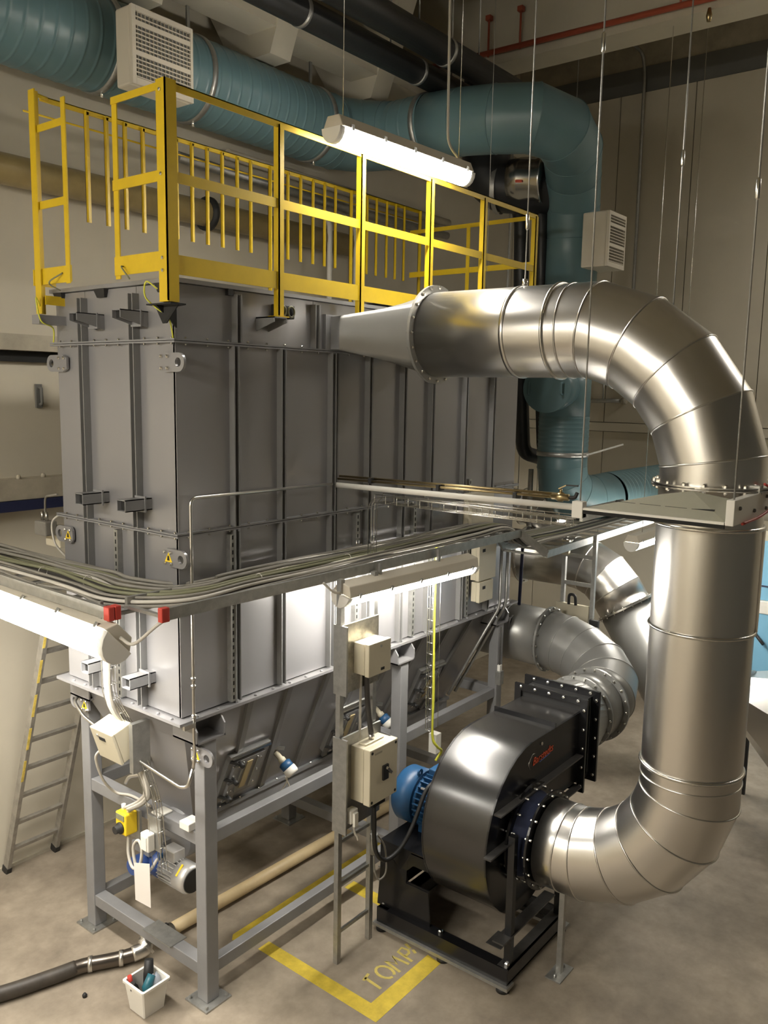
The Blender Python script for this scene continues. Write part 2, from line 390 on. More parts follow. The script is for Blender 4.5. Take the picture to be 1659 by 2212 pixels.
# ================================================================== filter unit
L, W = 4.2, 1.294
ZT, Z1, Z2, ZF = 4.84, 4.475, 3.28, 2.075
flt = thing('filter_unit', 'large grey steel dust filter box on legs with tapered hopper', 'filter', (0, 0, 0))
B(.02, L, .02, W, ZF, ZT-.02).build('casing', 'grey', flt)
B(-.03, L+.03, -.03, W+.03, ZT-.02, ZT+.005).build('roof_plate', 'greyd', flt)
RX = [.45, .88, 1.40, 1.83, 2.275, 2.68, 3.21, 3.69]; RT = [.475, 1.215, 2.2, 3.21]
for z0, z1, xs in ((ZF+.01, Z2-.012, RX), (Z2+.012, Z1-.012, RX), (Z1+.012, ZT-.025, RT)):
    e = [0]+xs+[L]
    for a, b in zip(e, e[1:]): B(a+(.0 if a == 0 else .002), b-.002, 0, .02, z0, z1).build('side_panel', 'grey', flt)
    e = [.003, .375, .94, W]
    for a, b in zip(e, e[1:]): B(0, .02, a+.002, b-.002, z0, z1).build('end_panel', 'grey', flt)
for z0, z1, xs in ((ZF+.01, Z2-.012, RX), (Z2+.012, Z1-.012, RX), (Z1+.012, ZT-.05, RT)):
    for x in xs:
        o = MB().box(x-.024, x+.024, -.012, 0, z0, z1).box(x-.024, x-.016, -.05, -.012, z0, z1).box(x+.016, x+.024, -.05, -.012, z0, z1)
        o.build('rib', 'rib', flt)
        if x == 1.40: B(x+.06, x+.075, -.03, 0, z0, z1).build('rib', 'rib', flt)
for y in (.375, .94):
    for z0, z1 in ((ZF+.01, Z2-.012), (Z2+.012, Z1-.012), (Z1+.012, 4.77)):
        MB().box(-.012, 0, y-.026, y+.026, z0, z1).box(-.05, -.012, y-.026, y-.018, z0, z1).box(-.05, -.012, y+.018, y+.026, z0, z1).build('rib', 'rib', flt)
for z in (Z1, Z2):
    MB().box(-.035, L+.035, -.035, 0, z-.012, z-.002).box(-.035, L+.035, -.035, 0, z+.002, z+.012).build('seam_flange', 'greyd', flt)
    MB().box(-.035, 0, .001, W+.035, z-.012, z-.002).box(-.035, 0, .001, W+.035, z+.002, z+.012).build('seam_flange', 'greyd', flt)
    for zz, dz in ((z+.012, 1), (z-.012, -1)):
        MB().bolts([(.06+.17*k, -.022, zz) for k in range(25)], (0, 0, dz), .010, .013).build('bolt_row', 'zinc', flt, kind='stuff')
        MB().bolts([(-.022, .0+.135*k, zz) for k in range(10)], (0, 0, dz), .010, .013).build('bolt_row', 'zinc', flt, kind='stuff')
MB().box(-.065, L+.065, -.065, W+.065, ZF-.02, ZF).build('base_flange', 'grey', flt)
MB().bolts([(.1+.17*k, -.04, ZF) for k in range(24)], (0, 0, 1), .011, .012).build('bolt_row', 'greyd', flt, kind='stuff')
MB().bolts([(-.04, .05+.14*k, ZF) for k in range(9)], (0, 0, 1), .011, .012).build('bolt_row', 'greyd', flt, kind='stuff')
for y, s in ((1.22, .05), (.73, .06), (.10, .05)):    # dark clips under the roof edge
    MB().prism([(-.035, y-s, ZT-.022), (-.035, y+s, ZT-.022), (-.02, y+s*.7, ZT-.075), (-.02, y-s*.7, ZT-.075)], (.03, 0, 0)).build('roof_clip', 'rubber', flt)
for x in (.42, 1.95): B(x-.02, x+.02, -.03, 0, ZT-.06, ZT-.02).build('roof_clip', 'rubber', flt)
for y in (.77, .305):                                 # stub brackets for a ladder on the end face
    for z, up in ((4.62, 1), (3.455, 0), (2.30, 0)):
        mb = MB(); h, w, th, l = .038, .045, .006, .20
        if up:
            mb.prism([(0, y-w, z+h), (-l, y-w, z+h), (-l, y-w, z-h*.3), (0, y-w, z-h*1.6)], (0, th, 0)).prism([(0, y+w-th, z+h), (-l, y+w-th, z+h), (-l, y+w-th, z-h*.3), (0, y+w-th, z-h*1.6)], (0, th, 0))
            mb.box(-l, 0, y-w, y+w, z+h-th, z+h).box(-.06, -.05, y-w*1.15, y+w*1.15, z-h*1.5, z+h*1.15)
        else:
            mb.box(-l, 0, y-w, y+w, z+h-th, z+h).box(-l, 0, y-w, y+w, z-h, z-h+th).box(-l, 0, y-w, y-w+th, z-h, z+h).box(-l, 0, y+w-th, y+w, z-h, z+h).box(-.06, -.05, y-w*1.2, y+w*1.2, z-h*1.35, z+h*1.35)
        k = mb.build('bracket', 'greyd', flt)
        B(-l+.03, -l+.035, y-w+th, y+w-th, z-h+th if not up else z-h*.3, z+h-th).build('tube_shade_plate', 'void', k)  # dark sheet set inside as the shade of the open end
def lug(hole, plate0, plate1, x, h, sticker, th=.018, nb=4):        # plate in the plane x, hole beyond plate1 in y
    s = 1 if plate1 > plate0 else -1; hy, hz = hole; r = h*.5; n = 14
    poly = [(x, plate0, hz+r), (x, plate0, hz-r), (x, hy, hz-r)]+[(x, hy+s*r*math.sin(PI*k/n), hz-r*math.cos(PI*k/n)) for k in range(1, n)]+[(x, hy, hz+r)]
    mb = MB(); ri = h*.24; outer = []; inner = []
    m = 32
    for k in range(m):                                # outer outline sampled by angle round the hole
        a = 2*PI*k/m; dy, dz = math.cos(a)*s, math.sin(a)
        if dy*s >= 0: q = r
        else:
            q = min((abs(plate0-hy))/max(abs(dy), 1e-6), r/max(abs(dz), 1e-6))
        outer.append((hy+dy*q, hz+dz*q)); inner.append((hy+dy*ri, hz+dz*ri))
    def rg(o, xx): return [V((xx, p, z)) for p, z in o]
    rs = [rg(inner, x), rg(outer, x), rg(outer, x-th), rg(inner, x-th)]
    c0 = frame_sign(rs[1], (1, 0, 0))
    if c0: rs = [r_[::-1] for r_ in rs]
    mb.rings(rs, closed=True, smooth=False)
    o = mb.build('lifting_lug', 'grey', flt)
    y0, y1 = plate0+s*h*.2, plate0+s*h*.72
    for yy in (y0, y1):
        for zz in (hz+r*.62, hz-r*.62):
            MB().bolts([(x-th, yy, zz)], (-1, 0, 0), .012, .016).build('bolt', 'zinc', o)
    if sticker:
        yc = (y0+y1)/2+s*.0; q = .036
        st = MB().prism([(x-th-.001, yc-q, hz-q*.75), (x-th-.001, yc+q, hz-q*.75), (x-th-.001, yc, hz+q*.95)], (-.001, 0, 0)).build('warning_sticker', 'sticker', o)
        MB().prism([(x-th-.0025, yc-.006, hz+.012), (x-th-.0025, yc+.006, hz+.012), (x-th-.0025, yc+.012, hz-.018), (x-th-.0025, yc-.012, hz-.018)], (-.001, 0, 0)).build('warning_symbol', 'ink', o)
lug((-.06, 4.345), .115, -.06, -.012, .115, False)
lug((1.33, 4.345), 1.14, 1.33, -.012, .115, False)
lug((-.055, 3.135), .115, -.055, -.012, .115, True)
lug((1.30, 3.145), 1.14, 1.30, -.012, .115, True)
lug((-.135, 1.815), .02, -.135, .105, .115, True)
lug((1.385, 1.835), 1.20, 1.385, .105, .11, True)
# far lugs
for z in (3.12, 1.83):
    MB().annulus((L+.09, .0, z), (0, 1, 0), .03, .075, .02, 20).box(L, L+.05, -.01, .01, z-.06, z+.06).build('lifting_lug', 'greyd', flt)
# slotted struts on the faces
def strut(p0, p1, nrm, m='galvd'):
    p0, p1, nrm = V(p0), V(p1), V(nrm); d = (p1-p0).normalized(); s = d.cross(nrm)
    o = MB().obox((p0+p1)/2+nrm*.02, (p1-p0)/2, s*.021, nrm*.02).build('strut', m, flt)
    k = 0; Lg = (p1-p0).length
    mb = MB()
    while .03+k*.05 < Lg-.02:
        mb.obox(p0+d*(.03+k*.05)+nrm*.0405, d*.014, s*.006, nrm*.0006); k += 1
    mb.build('slot_row', 'void', o, kind='stuff')
strut((-.0, .61, 2.09), (-.0, .61, 3.25), (-1, 0, 0)); strut((.41, 0, 2.09), (.41, 0, 3.24), (0, -1, 0))
strut((1.70, 0, 2.09), (1.70, 0, 3.25), (0, -1, 0)); strut((2.46, 0, 2.09), (2.46, 0, 3.25), (0, -1, 0)); strut((3.32, 0, 2.09), (3.32, 0, 3.4), (0, -1, 0))
# hopper: four sloping sheets, ribs, trough
h0 = [(.03, .03), (L-.03, .03), (L-.03, W-.03), (.03, W-.03)]; h1 = [(.46, .47), (L-.46, .47), (L-.46, W-.47), (.46, W-.47)]; zb = 1.05
for i in range(4):
    j = (i+1) % 4
    p = [V((*h0[i], ZF-.02)), V((*h0[j], ZF-.02)), V((*h1[j], zb)), V((*h1[i], zb))]
    n = (p[1]-p[0]).cross(p[3]-p[0]).normalized(); c = V((L/2, W/2, 1.6))
    if n.dot(p[0]-c) < 0: n = -n
    MB().prism(p, -n*.008).build('hopper_sheet', 'grey', flt)
for k, x in enumerate([.62, 1.02, 1.45, 1.88, 2.3, 2.72, 3.15, 3.55]):
    a, b = V((x, .035, ZF-.03)), V((x*.86+.25, .47, zb+.02))
    nn = V((0, -.93, -.4)).normalized()
    MB().bar(a+nn*.015, b+nn*.015, .05, .03, (0, -1, -.5)).build('hopper_rib', 'rib', flt)
B(.40, L-.40, .44, W-.44, zb-.03, zb).build('trough_flange', 'greyd', flt)
MB().bolts([(.5+.2*k, .452, zb) for k in range(17)], (0, 0, 1), .010, .012).build('bolt_row', 'zinc', flt, kind='stuff')
MB().lathe((.42, W/2, zb-.17), (1, 0, 0), [(0, .19), (L-.84, .19)], 24).box(.42, L-.42, W/2-.19, W/2+.19, zb-.17, zb-.02).build('screw_trough', 'greyd', flt)
# inspection hatches on the sloping sheet
sl = V((0, .44, -(ZF-zb-.02))).normalized(); sn = V((0, -sl.z*-1, 0))
sn = V((1, 0, 0)).cross(sl).normalized()
if sn.y > 0: sn = -sn
def slope_pt(x, z): return V((x, .03+.44*(ZF-.02-z)/(ZF-.02-zb), z))
def hatch(x, z):
    c = slope_pt(x, z); X = V((1, 0, 0))
    o = MB().obox(c+sn*.02, X*.20, sl*.22, sn*.02).build('inspection_hatch', 'rib', flt)
    MB().obox(c+sn*.05, X*.145, sl*.17, sn*.012).build('hatch_door', 'greyd', o)
    MB().obox(c+sn*.066, X*.028, sl*.13, sn*.004).build('sight_glass', 'glass', o)
    for sx in (-.07, .07):
        MB().obox(c+sn*.068+X*sx, X*.004, sl*.15, sn*.006).build('hatch_bar', 'galvd', o)
    for q in (-.17, 0, .17):
        for sx in (-1,):
            MB().bar(c+X*sx*.19+sl*q+sn*.03, c+X*sx*.14+sl*q+sn*.085, .018, .018).cyl(c+X*sx*.13+sl*q+sn*.07, c+X*sx*.13+sl*q+sn*.12, .018, 10).build('clamp', 'rubber', o)
            MB().bar(c+X*sx*.20+sl*q+sn*.09, c+X*sx*.10+sl*q+sn*.09, .012, .012).build('clamp_lever', 'zinc', o)
    MB().bar(c-sl*.21+sn*.05-X*.19, c-sl*.21+sn*.05+X*.19, .02, .02).build('hinge_bar', 'zinc', o)
    MB().bolts([c+sn*.062+X*sx+sl*q for sx in (-.11, .11) for q in (-.12, 0, .12)], sn, .008, .012).build('bolt_row', 'zinc', o, kind='stuff')
hatch(.80, 1.36); hatch(1.98, 1.36); hatch(3.12, 1.42)
# legs with brackets and beams
LX, LYs, lw = (.122, 2.265, 3.88), (-.071, W-.071+.037), .105
for x in LX:
    for y in (-.071, W+.071-lw):
        g = B(x, x+lw, y, y+lw, .012, 1.90).build('leg', 'greyd', flt, bevel=.006)
        B(x-.06, x+lw+.06, y-.06, y+lw+.06, 0, .012).build('foot_plate', 'galvd', g)
        MB().bolts([(x+sx*(lw/2+.035)+lw/2, y+lw/2+sy*(lw/2+.035), .012) for sx in (-1, 1) for sy in (-1, 1)], (0, 0, 1), .012, .02).build('anchor_bolt', 'galvd', g, kind='stuff')
        front = y < 0; s = 1 if front else -1; yo = y-.012 if front else y+lw+.012; yi = .16 if front else W-.16
        br = MB()
        for xx in (x-.07, x+lw+.058):
            br.prism([(xx, yo, 1.90), (xx, yo, 1.99), (xx, yo+s*.05, ZF-.02), (xx, yi, ZF-.02), (xx, yi, 1.90)], (.012, 0, 0))
        br.box(x-.07, x+lw+.07, min(yo, yi), max(yo, yi), 1.90, 1.912)
        br.build('leg_bracket', 'grey', flt)
for z0, z1 in ((1.14, 1.235), (.185, .275)):
    e = [LX[0]+lw, LX[1], LX[1]+lw, LX[2]]
    for a, b in ((e[0], e[1]), (e[2], e[3])):
        B(a, b, -.05, .025, z0, z1).build('beam', 'greyd', flt, bevel=.005)
        B(a, b, W-.025, W+.05, z0, z1).build('beam', 'greyd', flt, bevel=.005)
    for x in (LX[0], LX[1], LX[2]):
        B(x+.005, x+lw-.005, -.071+lw, W+.071-lw, z0, z1).build('cross_beam', 'greyd', flt, bevel=.005)
# flat plates laid on the lower cross beam, and the drop end at the near leg
B(.10, .245, .30, .62, .275, .283).build('splice_plate', 'galvd', flt)
# level sensors with white caps
for i, (x, z) in enumerate(((1.17, 1.36), (2.42, 1.36))):
    c = slope_pt(x, z); t = thing('level_sensor', ('blue and white level sensor on hopper slope beside the near hatch', 'blue and white level sensor on hopper slope behind the switch stand')[i], 'sensor', c, 'hopper level sensors')
    d = (sn*.75+V((.25, -.2, -.55))).normalized()
    MB().lathe(c, d, [(0, .022), (.06, .022), (.07, .03), (.10, .03)], 12).build('stem', 'beige', t)
    MB().lathe(c+d*.10, d, [(0, .035), (.01, .05), (.08, .05)], 20).build('housing', 'motor_blue', t)
    MB().lathe(c+d*.16, d, [(0, .054), (.045, .054), (.06, .045)], 20).build('cap', 'white', t)
    MB().bar(c+V((-.03, 0, .05)), c+V((.05, -.05, .03)), .012, .03).build('mounting_clip', 'galvd', t)
    k = c+d*.12
    MB().tube(smooth_path([k+V((0, 0, -.04)), k+V((.01, -.01, -.14)), k+V((-.05, 0, -.22)), k+V((0, -.01, -.28)), k+V((.05, 0, -.22)), k+V((.02, .02, -.12))], 6), .006, 6).build('cable', 'cab_w', t)
# plug socket with cable rings under the roof edge
t = thing('junction_block', 'small black junction block with coiled cables under the railing', 'socket', (.85, 0, 4.72))
B(.80, .97, -.06, 0, 4.67, 4.76).build('block', 'rubber', t, bevel=.006)
for x in (.845, .925): MB().tube([(x+.03*math.cos(q), -.07, 4.715+.035*math.sin(q)) for q in [2*PI*k/16 for k in range(16)]], .007, 6, closed=True).build('cable_coil', 'cab_gn', t)
# thin conduit down the long face and round the corner of the hopper
t = thing('conduit', 'thin steel conduit down the long face of the filter corner', 'conduit', (.05, -.06, 3.5))
MB().tube(rounded([(1.37, -.06, 3.505), (.05, -.06, 3.515), (.05, -.06, 1.96), (.05, -.07, 1.85), (.03, -.07, 1.75)], .05), .011, 10).build('pipe_run', 'galv', t)
for z in (2.10, 2.30, 2.35, 1.80): MB().cyl((.05, -.06, z-.012), (.05, -.06, z+.012), .017, 10).build('fitting', 'galv', t)
MB().tube(rounded([(.03, -.07, 1.75), (.0, -.05, 1.63), (-.02, .0, 1.62), (-.02, .5, 1.68), (-.02, 1.10, 1.82), (.02, 1.28, 1.88), (.1, 1.30, 1.9)], .04), .012, 10).build('pipe_run', 'galv', t)
B(-.04, .05, -.08, -.06, 2.03, 2.06).build('bracket', 'galv', t)
# ================================================================== yellow railings
RZ, RM, RB = 5.87, 5.385, 4.90
yr = -.12
g1 = thing('guard_railing', 'yellow steel guard railing along the front edge of the filter roof', 'railing', (-.1, yr, 4.84))
MB().box(-.165, -.085, yr-.035, yr-.027, 4.69, 5.90).box(-.165, -.157, yr-.035, yr+.045, 4.69, 5.90).box(-.165, -.085, yr-.035, yr+.045, 4.685, 4.69).build('corner_post', 'yellow', g1)
for z in (5.84, 5.39, 4.93, 4.86): MB().bolts([(-.165, yr+.005, z)], (-1, 0, 0), .011, .012).build('bolt', 'zinc', g1)
for x in (.755, 1.585, 2.45, 3.26, 4.19):
    z0 = 4.672 if x < 4 else 4.845
    MB().box(x-.022, x+.022, yr-.028, yr-.020, z0, RZ).box(x-.022, x-.014, yr-.028, yr+.022, z0, RZ).build('post', 'yellow', g1)
    if x < 4:
        B(x-.05, x+.05, yr-.05, yr+.05, z0-.008, z0).build('foot_plate', 'yellow', g1)
MB().box(-.085, 4.21, yr-.022, yr-.014, RZ-.022, RZ+.022).box(-.085, 4.21, yr-.022, yr+.018, RZ+.016, RZ+.022).build('top_rail', 'yellow', g1)
B(-.085, 4.21, yr-.018, yr-.010, RM-.03, RM+.03).build('mid_rail', 'yellow', g1)
B(-.085, 4.21, yr-.018, yr-.010, 4.845, 4.955).build('toe_board', 'yellow', g1)
for x in (.755, 1.585, 2.45, 3.26):                    # brackets carrying the posts
    MB().prism([(x-.09, 0, 4.664), (x-.09, -.17, 4.664), (x-.09, -.17, 4.63), (x-.09, 0, 4.575)], (.008, 0, 0)).box(x-.09, x+.03, -.17, 0, 4.656, 4.664).prism([(x+.022, 0, 4.664), (x+.022, -.17, 4.664), (x+.022, -.17, 4.63), (x+.022, 0, 4.575)], (.008, 0, 0)).build('post_bracket', 'rib', g1)
MB().prism([(-.16, yr-.05, 4.68), (-.05, yr-.05, 4.68), (0.0, 0, 4.68), (0, .06, 4.68), (-.16, .06, 4.68)], (0, 0, -.008)).prism([(-.16, -.02, 4.68), (0, -.02, 4.68), (0, -.02, 4.55), (-.06, -.02, 4.60)], (0, .01, 0)).prism([(-.1, yr-.05, 4.68), (-.1, .06, 4.68), (-.09, 0, 4.57), (-.1, -.05, 4.57)], (.008, 0, 0)).build('corner_bracket', 'void', g1)
# return frame on the end face
xl = -.15
B(xl-.004, xl+.004, .315, .362, 4.84, 5.885).build('post', 'yellow', g1)
MB().box(xl-.012, xl-.0045, yr+.046, .36, 5.845, 5.885).build('top_rail', 'yellow', g1)
B(xl-.012, xl-.0045, yr+.046, .36, 5.355, 5.415).build('mid_rail', 'yellow', g1)
B(xl-.012, xl-.0045, yr+.046, .36, 4.86, 4.97).build('toe_board', 'yellow', g1)
# left frame and the picketed back railing
g2 = thing('guard_railing', 'yellow guard railing with hanging pickets along the back of the filter roof', 'railing', (-.1, 1.40, 4.84))
yb = 1.40
B(xl+.0005, xl+.04, 1.235, 1.24, 4.67, 6.10).build('corner_post', 'yellow', g2)
B(xl-.01, xl+.0, 1.20, 1.27, 4.67, 6.10).build('corner_post', 'yellow', g2)
B(xl-.004, xl+.004, .86, .905, 4.85, 5.99).build('post', 'yellow', g2)
B(xl+.0045, xl+.012, .88, 1.24, 5.83, 5.875).build('top_rail', 'yellow', g2)
B(xl+.0045, xl+.012, .88, 1.24, 5.345, 5.395).build('mid_rail', 'yellow', g2)
B(xl+.0045, xl+.012, .86, 1.32, 4.86, 4.965).build('toe_board', 'yellow', g2)
B(xl+.0, xl+.16, 1.30, 1.31, 4.86, 4.965).build('toe_board', 'yellow', g2)
B(-.20, .03, 1.17, 1.26, 4.60, 4.66).build('post_bracket', 'grey', g2)
B(-.14, .02, 1.18, 1.19, 4.73, 4.79).build('stay', 'yellow', g2)
MB().tube([(xl, 1.24, 6.08), (.05, yb, 6.125)], .014, 6).build('top_rail', 'yellow', g2)
MB().box(.0, 4.42, yb-.006, yb+.006, 6.10, 6.135).box(0, 4.42, yb-.006, yb+.03, 6.129, 6.135).build('top_rail', 'yellow', g2)
MB().cyl((-.1, yb+.04, 6.02), (4.42, yb+.04, 6.02), .007, 8).build('tie_rod', 'yellow', g2)
px = [.349, .509, .667, .824, .98, 1.135, 1.29, 1.446, 1.605, 1.769, 1.923, None, 2.375, 2.54, 2.706, 2.866, 3.02, None, 3.50, 3.65, 3.82, 3.97, 4.12]
for x in px:
    if x: MB().box(x-.019, x+.019, yb-.006, yb-.001, 5.36, 6.12).box(x-.019, x-.014, yb-.03, yb-.001, 5.36, 6.12).build('picket', 'yellow', g2)
for x in (2.155, 3.252, 4.40): MB().box(x-.022, x+.022, yb-.006, yb, 4.84, 6.12).box(x-.022, x-.016, yb-.04, yb, 4.84, 6.12).build('post', 'yellow', g2)
g3 = thing('guard_railing', 'short yellow railing closing the far end of the filter roof', 'railing', (4.2, .6, 4.84))
for z, h in ((RZ, .04), (5.43, .055)): B(4.205, 4.213, yr, 1.38, z-h/2, z+h/2).build('rail', 'yellow', g3)
B(4.20, 4.21, .62, .66, 4.845, RZ).build('post', 'yellow', g3)
# earthing wires at the posts
for i, pts in enumerate(([(-.15, .28, 4.91), (-.19, .25, 4.90), (-.17, .2, 4.83)], [(-.16, -.05, 4.76), (-.20, 0, 4.80), (-.18, .04, 4.72), (-.12, .02, 4.66), (-.06, -.02, 4.60), (-.02, -.01, 4.48)], [(-.16, 1.22, 4.72), (-.2, 1.2, 4.77), (-.2, 1.15, 4.62), (-.06, 1.24, 4.58), (-.02, 1.31, 4.47)], [(-.15, .95, 4.92), (-.19, 1.05, 4.86), (-.05, 1.15, 4.83)])):
    o = MB().tube(smooth_path(pts, 6), .005, 6).build('earthing_wire', 'cab_y' if i in (1, 2) else 'cab_gn')
    tag(o, ('thin earthing wire on the near yellow end frame', 'yellow-green earthing wire looping at the yellow corner post', 'yellow-green earthing wire hanging at the left railing post', 'thin earthing wire on the left yellow toe board')[i], 'wire', 'earthing wires')

# ================================================================== main silver duct (a C in the plane x = 2)
X0, R0 = 2.0, .31
md = thing('extract_duct', 'big C-shaped silver duct from the filter top down to the fan inlet', 'duct', (X0, -2.6, .7))
fz, fy = 4.615, -.53
rect = []; n = 40
for k in range(n):
    c, s = sq_round(k, n, .62, .118); rect.append(V((X0+c, -.09, 4.605+s)))
circ = [V((X0+math.cos(2*PI*k/n)*R0, fy+.012, fz+math.sin(2*PI*k/n)*R0)) for k in range(n)]
if not frame_sign(rect, (0, -1, 0)): rect, circ = rect[::-1], circ[::-1]
tr = MB(); tr.rings([rect, circ], (False, False), smooth=True); tr.build('transition', 'painted_duct', md)
MB().box(X0-.68, X0+.68, -.03, 0, 4.475, 4.735).build('wall_flange', 'greyd', md)
B(X0-.625, X0+.625, -.10, -.02, 4.487, 4.722).build('collar', 'greyd', md)
MB().annulus((X0, fy, fz), (0, 1, 0), R0-.005, R0+.052, .022, 40).build('flange', 'painted_duct', md)
def circ_bolts(c, d, r, k, m, parent, br=.012, h=.016, both=True, ph=0):
    c = V(c); d, s, t = frame_of(d); mb = MB()
    for i in range(k):
        a = 2*PI*(i+ph)/k; p = c+(s*math.cos(a)+t*math.sin(a))*r
        mb.bolts([p+d*.011], d, br, h)
        if both: mb.bolts([p-d*.011], -d, br, h)
    return mb.build('bolt_ring', m, parent, kind='stuff')
circ_bolts((X0, fy, fz), (0, -1, 0), R0+.03, 20, 'zinc', md)
pts = [(X0, fy-.011, fz), (X0, -1.27, fz)]
top = elbow_pts((X0, -2.61, fz), (0, -1, 0), (0, 0, -1), .96, 5)
zf = 3.665
gored_duct(md, pts+top[:1]+top[1:]+[(X0, -2.61, zf)], R0, 'galv', 'galv', .007, 48)
MB().tube([(X0+math.cos(a)*(R0+.004), -1.56, fz+math.sin(a)*(R0+.004)) for a in [2*PI*k/40 for k in range(40)]], .013, 6, closed=True).build('clamp_ring', 'zinc', md)
MB().lathe((X0, -1.245, fz), (0, -1, 0), [(0, R0), (.0, R0+.006), (.03, R0+.006), (.03, R0)], 48, (False, False)).build('hanger_band', 'galv', md)
MB().cyl((X0, -1.26, fz+R0), (X0, -1.26, fz+R0+.05), .02, 10).build('hanger_eye', 'zinc', md)
for z in (zf+.008, zf-.008): MB().annulus((X0, -2.61, z), (0, 0, 1), R0-.005, R0+.045, .008, 48).build('flange', 'galv', md)
circ_bolts((X0, -2.61, zf), (0, 0, 1), R0+.025, 18, 'zinc', md, .012, .02)
bot = elbow_pts((X0, -2.61, .98), (0, 0, -1), (0, 1, 0), .80, 5)
gored_duct(md, [(X0, -2.61, zf-.012), (X0, -2.61, 3.42), (X0, -2.61, 2.77)]+bot+[(X0, -1.66, .98)], R0, 'galv', 'galv', .007, 48)
for z, rr in ((3.42, .014), (2.77, .012), (1.86, .012)):
    MB().tube([(X0+math.cos(a)*(R0+.004), -2.61+math.sin(a)*(R0+.004), z) for a in [2*PI*k/40 for k in range(40)]], rr, 6, closed=True).build('clamp_ring', 'zinc', md)
MB().bar((X0+.05, -2.61-R0-.002, 3.42), (X0+.05, -2.61-R0-.002, 2.78), .02, .006).build('long_seam', 'galv', md)
# duct support post under the lower elbow
t = thing('support_post', 'slim galvanised support post under the lower duct elbow', 'post', (1.97, -1.79, 0))
B(1.95, 1.99, -1.81, -1.77, .01, .70).build('upright', 'galvd', t); B(1.86, 2.08, -1.85, -1.73, 0, .01).build('foot_plate', 'galvd', t)
MB().bolts([(1.90, -1.79, .01), (2.04, -1.79, .01)], (0, 0, 1), .012, .02).build('anchor_bolt', 'galvd', t, kind='stuff')

# ================================================================== fan
FX, FZ, FY0, FY1 = 2.05, .97, -1.45, -.905
fan = thing('radial_fan', 'black radial fan with scroll housing on a black base frame', 'fan', (FX, -1.1, 0))
out = []
xo = 3.03
for k in range(0, 29):                                 # scroll outline from the outlet top round to the cut-off
    a = PI/2+k*(PI*1.55)/28; r = .675-.13*k/28
    out.append((FX+math.cos(a)*r*.96, FZ+math.sin(a)*r))
top_pt = (xo, FZ+.675); sc = [top_pt]+out+[(xo, 1.06)]
MB().prism([(x, FY0+.03, z) for x, z in sc], (0, FY1-FY0-.06, 0)).build('scroll_core', 'black', fan)
# wrapper sheet (visible rim) as its own curved strip
w0 = [V((x, FY0+.012, z)) for x, z in sc[:-1]]; w1 = [V((x, FY1-.012, z)) for x, z in sc[:-1]]
mb = MB(); fs = []
def outp(p): return p+(V((p.x-FX, 0, p.z-FZ)).normalized())*.008
vs_ = [outp(p) for p in w0]+[outp(p) for p in w1]; k = len(w0)
mb.add(vs_, [(i, i+1, i+1+k, i+k) for i in range(k-1)], True); mb.build('wrapper_sheet', 'fan_top', fan)
for y in (FY0, FY1-.012):
    pl = []
    for i, (x, z) in enumerate(sc):
        d = V((x-FX, 0, z-FZ)); d = d*(1+.010/max(d.length, .1)) if 0 < i < len(sc)-1 else d
        pl.append((FX+d.x, y, FZ+d.z))
    MB().prism(pl, (0, .012, 0)).build('side_plate', 'black', fan)
MB().bar((1.52, FY0-.03, 1.30), (2.82, FY0-.03, 1.30), .06, .012, (0, 0, 1)).build('stiffener', 'blackgrey', fan)
MB().bar((1.40, FY0-.03, 1.03), (2.82, FY0-.03, 1.035), .06, .012, (0, 0, 1)).build('stiffener', 'blackgrey', fan)
MB().bar((2.42, FY0, 1.665), (2.42, FY1, 1.665), .012, .05).build('stiffener', 'black', fan)
for y0, y1, x, z0, z1 in ((FY0-.03, FY1+.03, 2.86, .97, 1.76), (FY0-.045, FY1+.045, 3.06, 1.0, 1.775)):
    f = MB().box(x-.012, x+.012, y0-.03, y0+.03, z0, z1).box(x-.012, x+.012, y1-.03, y1+.03, z0, z1).box(x-.012, x+.012, y0+.03, y1-.03, z1-.055, z1).box(x-.012, x+.012, y0+.03, y1-.03, z0, z0+.05).build('outlet_flange', 'black', fan)
    MB().bolts([(x-.012, y0-.005, z0+.06+.16*k) for k in range(5)]+[(x-.012, y0+.05+.13*k, z1-.022) for k in range(5)], (-1, 0, 0), .014, .014).build('bolt_row', 'zinc', f, kind='stuff')
B(2.87, 3.05, FY0, FY1, 1.03, 1.72).build('flexible_collar', 'rubber', fan)
# inlet cone and flexible connector
MB().annulus((FX-.04, FY0-.035, .985), (0, 1, 0), .25, .37, .02, 40).build('inlet_flange', 'black', fan)
MB().lathe((X0, FY0-.045, .98), (0, -1, 0), [(0, .315), (.04, .30), (.08, .30), (.13, .315)], 40, (False, False)).build('flexible_connector', 'dkblue', fan)
MB().annulus((X0, FY0-.185, .98), (0, 1, 0), .29, .36, .016, 40).build('duct_flange', 'black', fan)
circ_bolts((X0, FY0-.185, .98), (0, -1, 0), .338, 16, 'zinc', fan, .009, .016); circ_bolts((X0, FY0-.045, .985), (0, -1, 0), .345, 16, 'zinc', fan, .009, .03)
# logo on the side plate
text_obj('logo_lettering', 'Barstedts', .085, (2.22, FY0-.003, 1.50), (1, 0, .06), (-.06, 0, 1), 'logo', fan, .001, .3)
MB().tube(smooth_path([(2.02, FY0-.002, 1.45), (2.0, FY0-.002, 1.50), (2.05, FY0-.002, 1.555), (2.09, FY0-.002, 1.555)], 5), .0025, 4).build('logo_swoosh', 'zinc', fan)
MB().bar((2.17, FY0-.002, 1.462), (2.34, FY0-.002, 1.475), .001, .007, (0, 0, 1)).build('logo_underline', 'logo_b', fan)
MB().lathe((2.19, FY0-.001, 1.60), (0, -1, 0), [(0, .013), (.008, .013)], 10).build('rivet', 'zinc', fan)
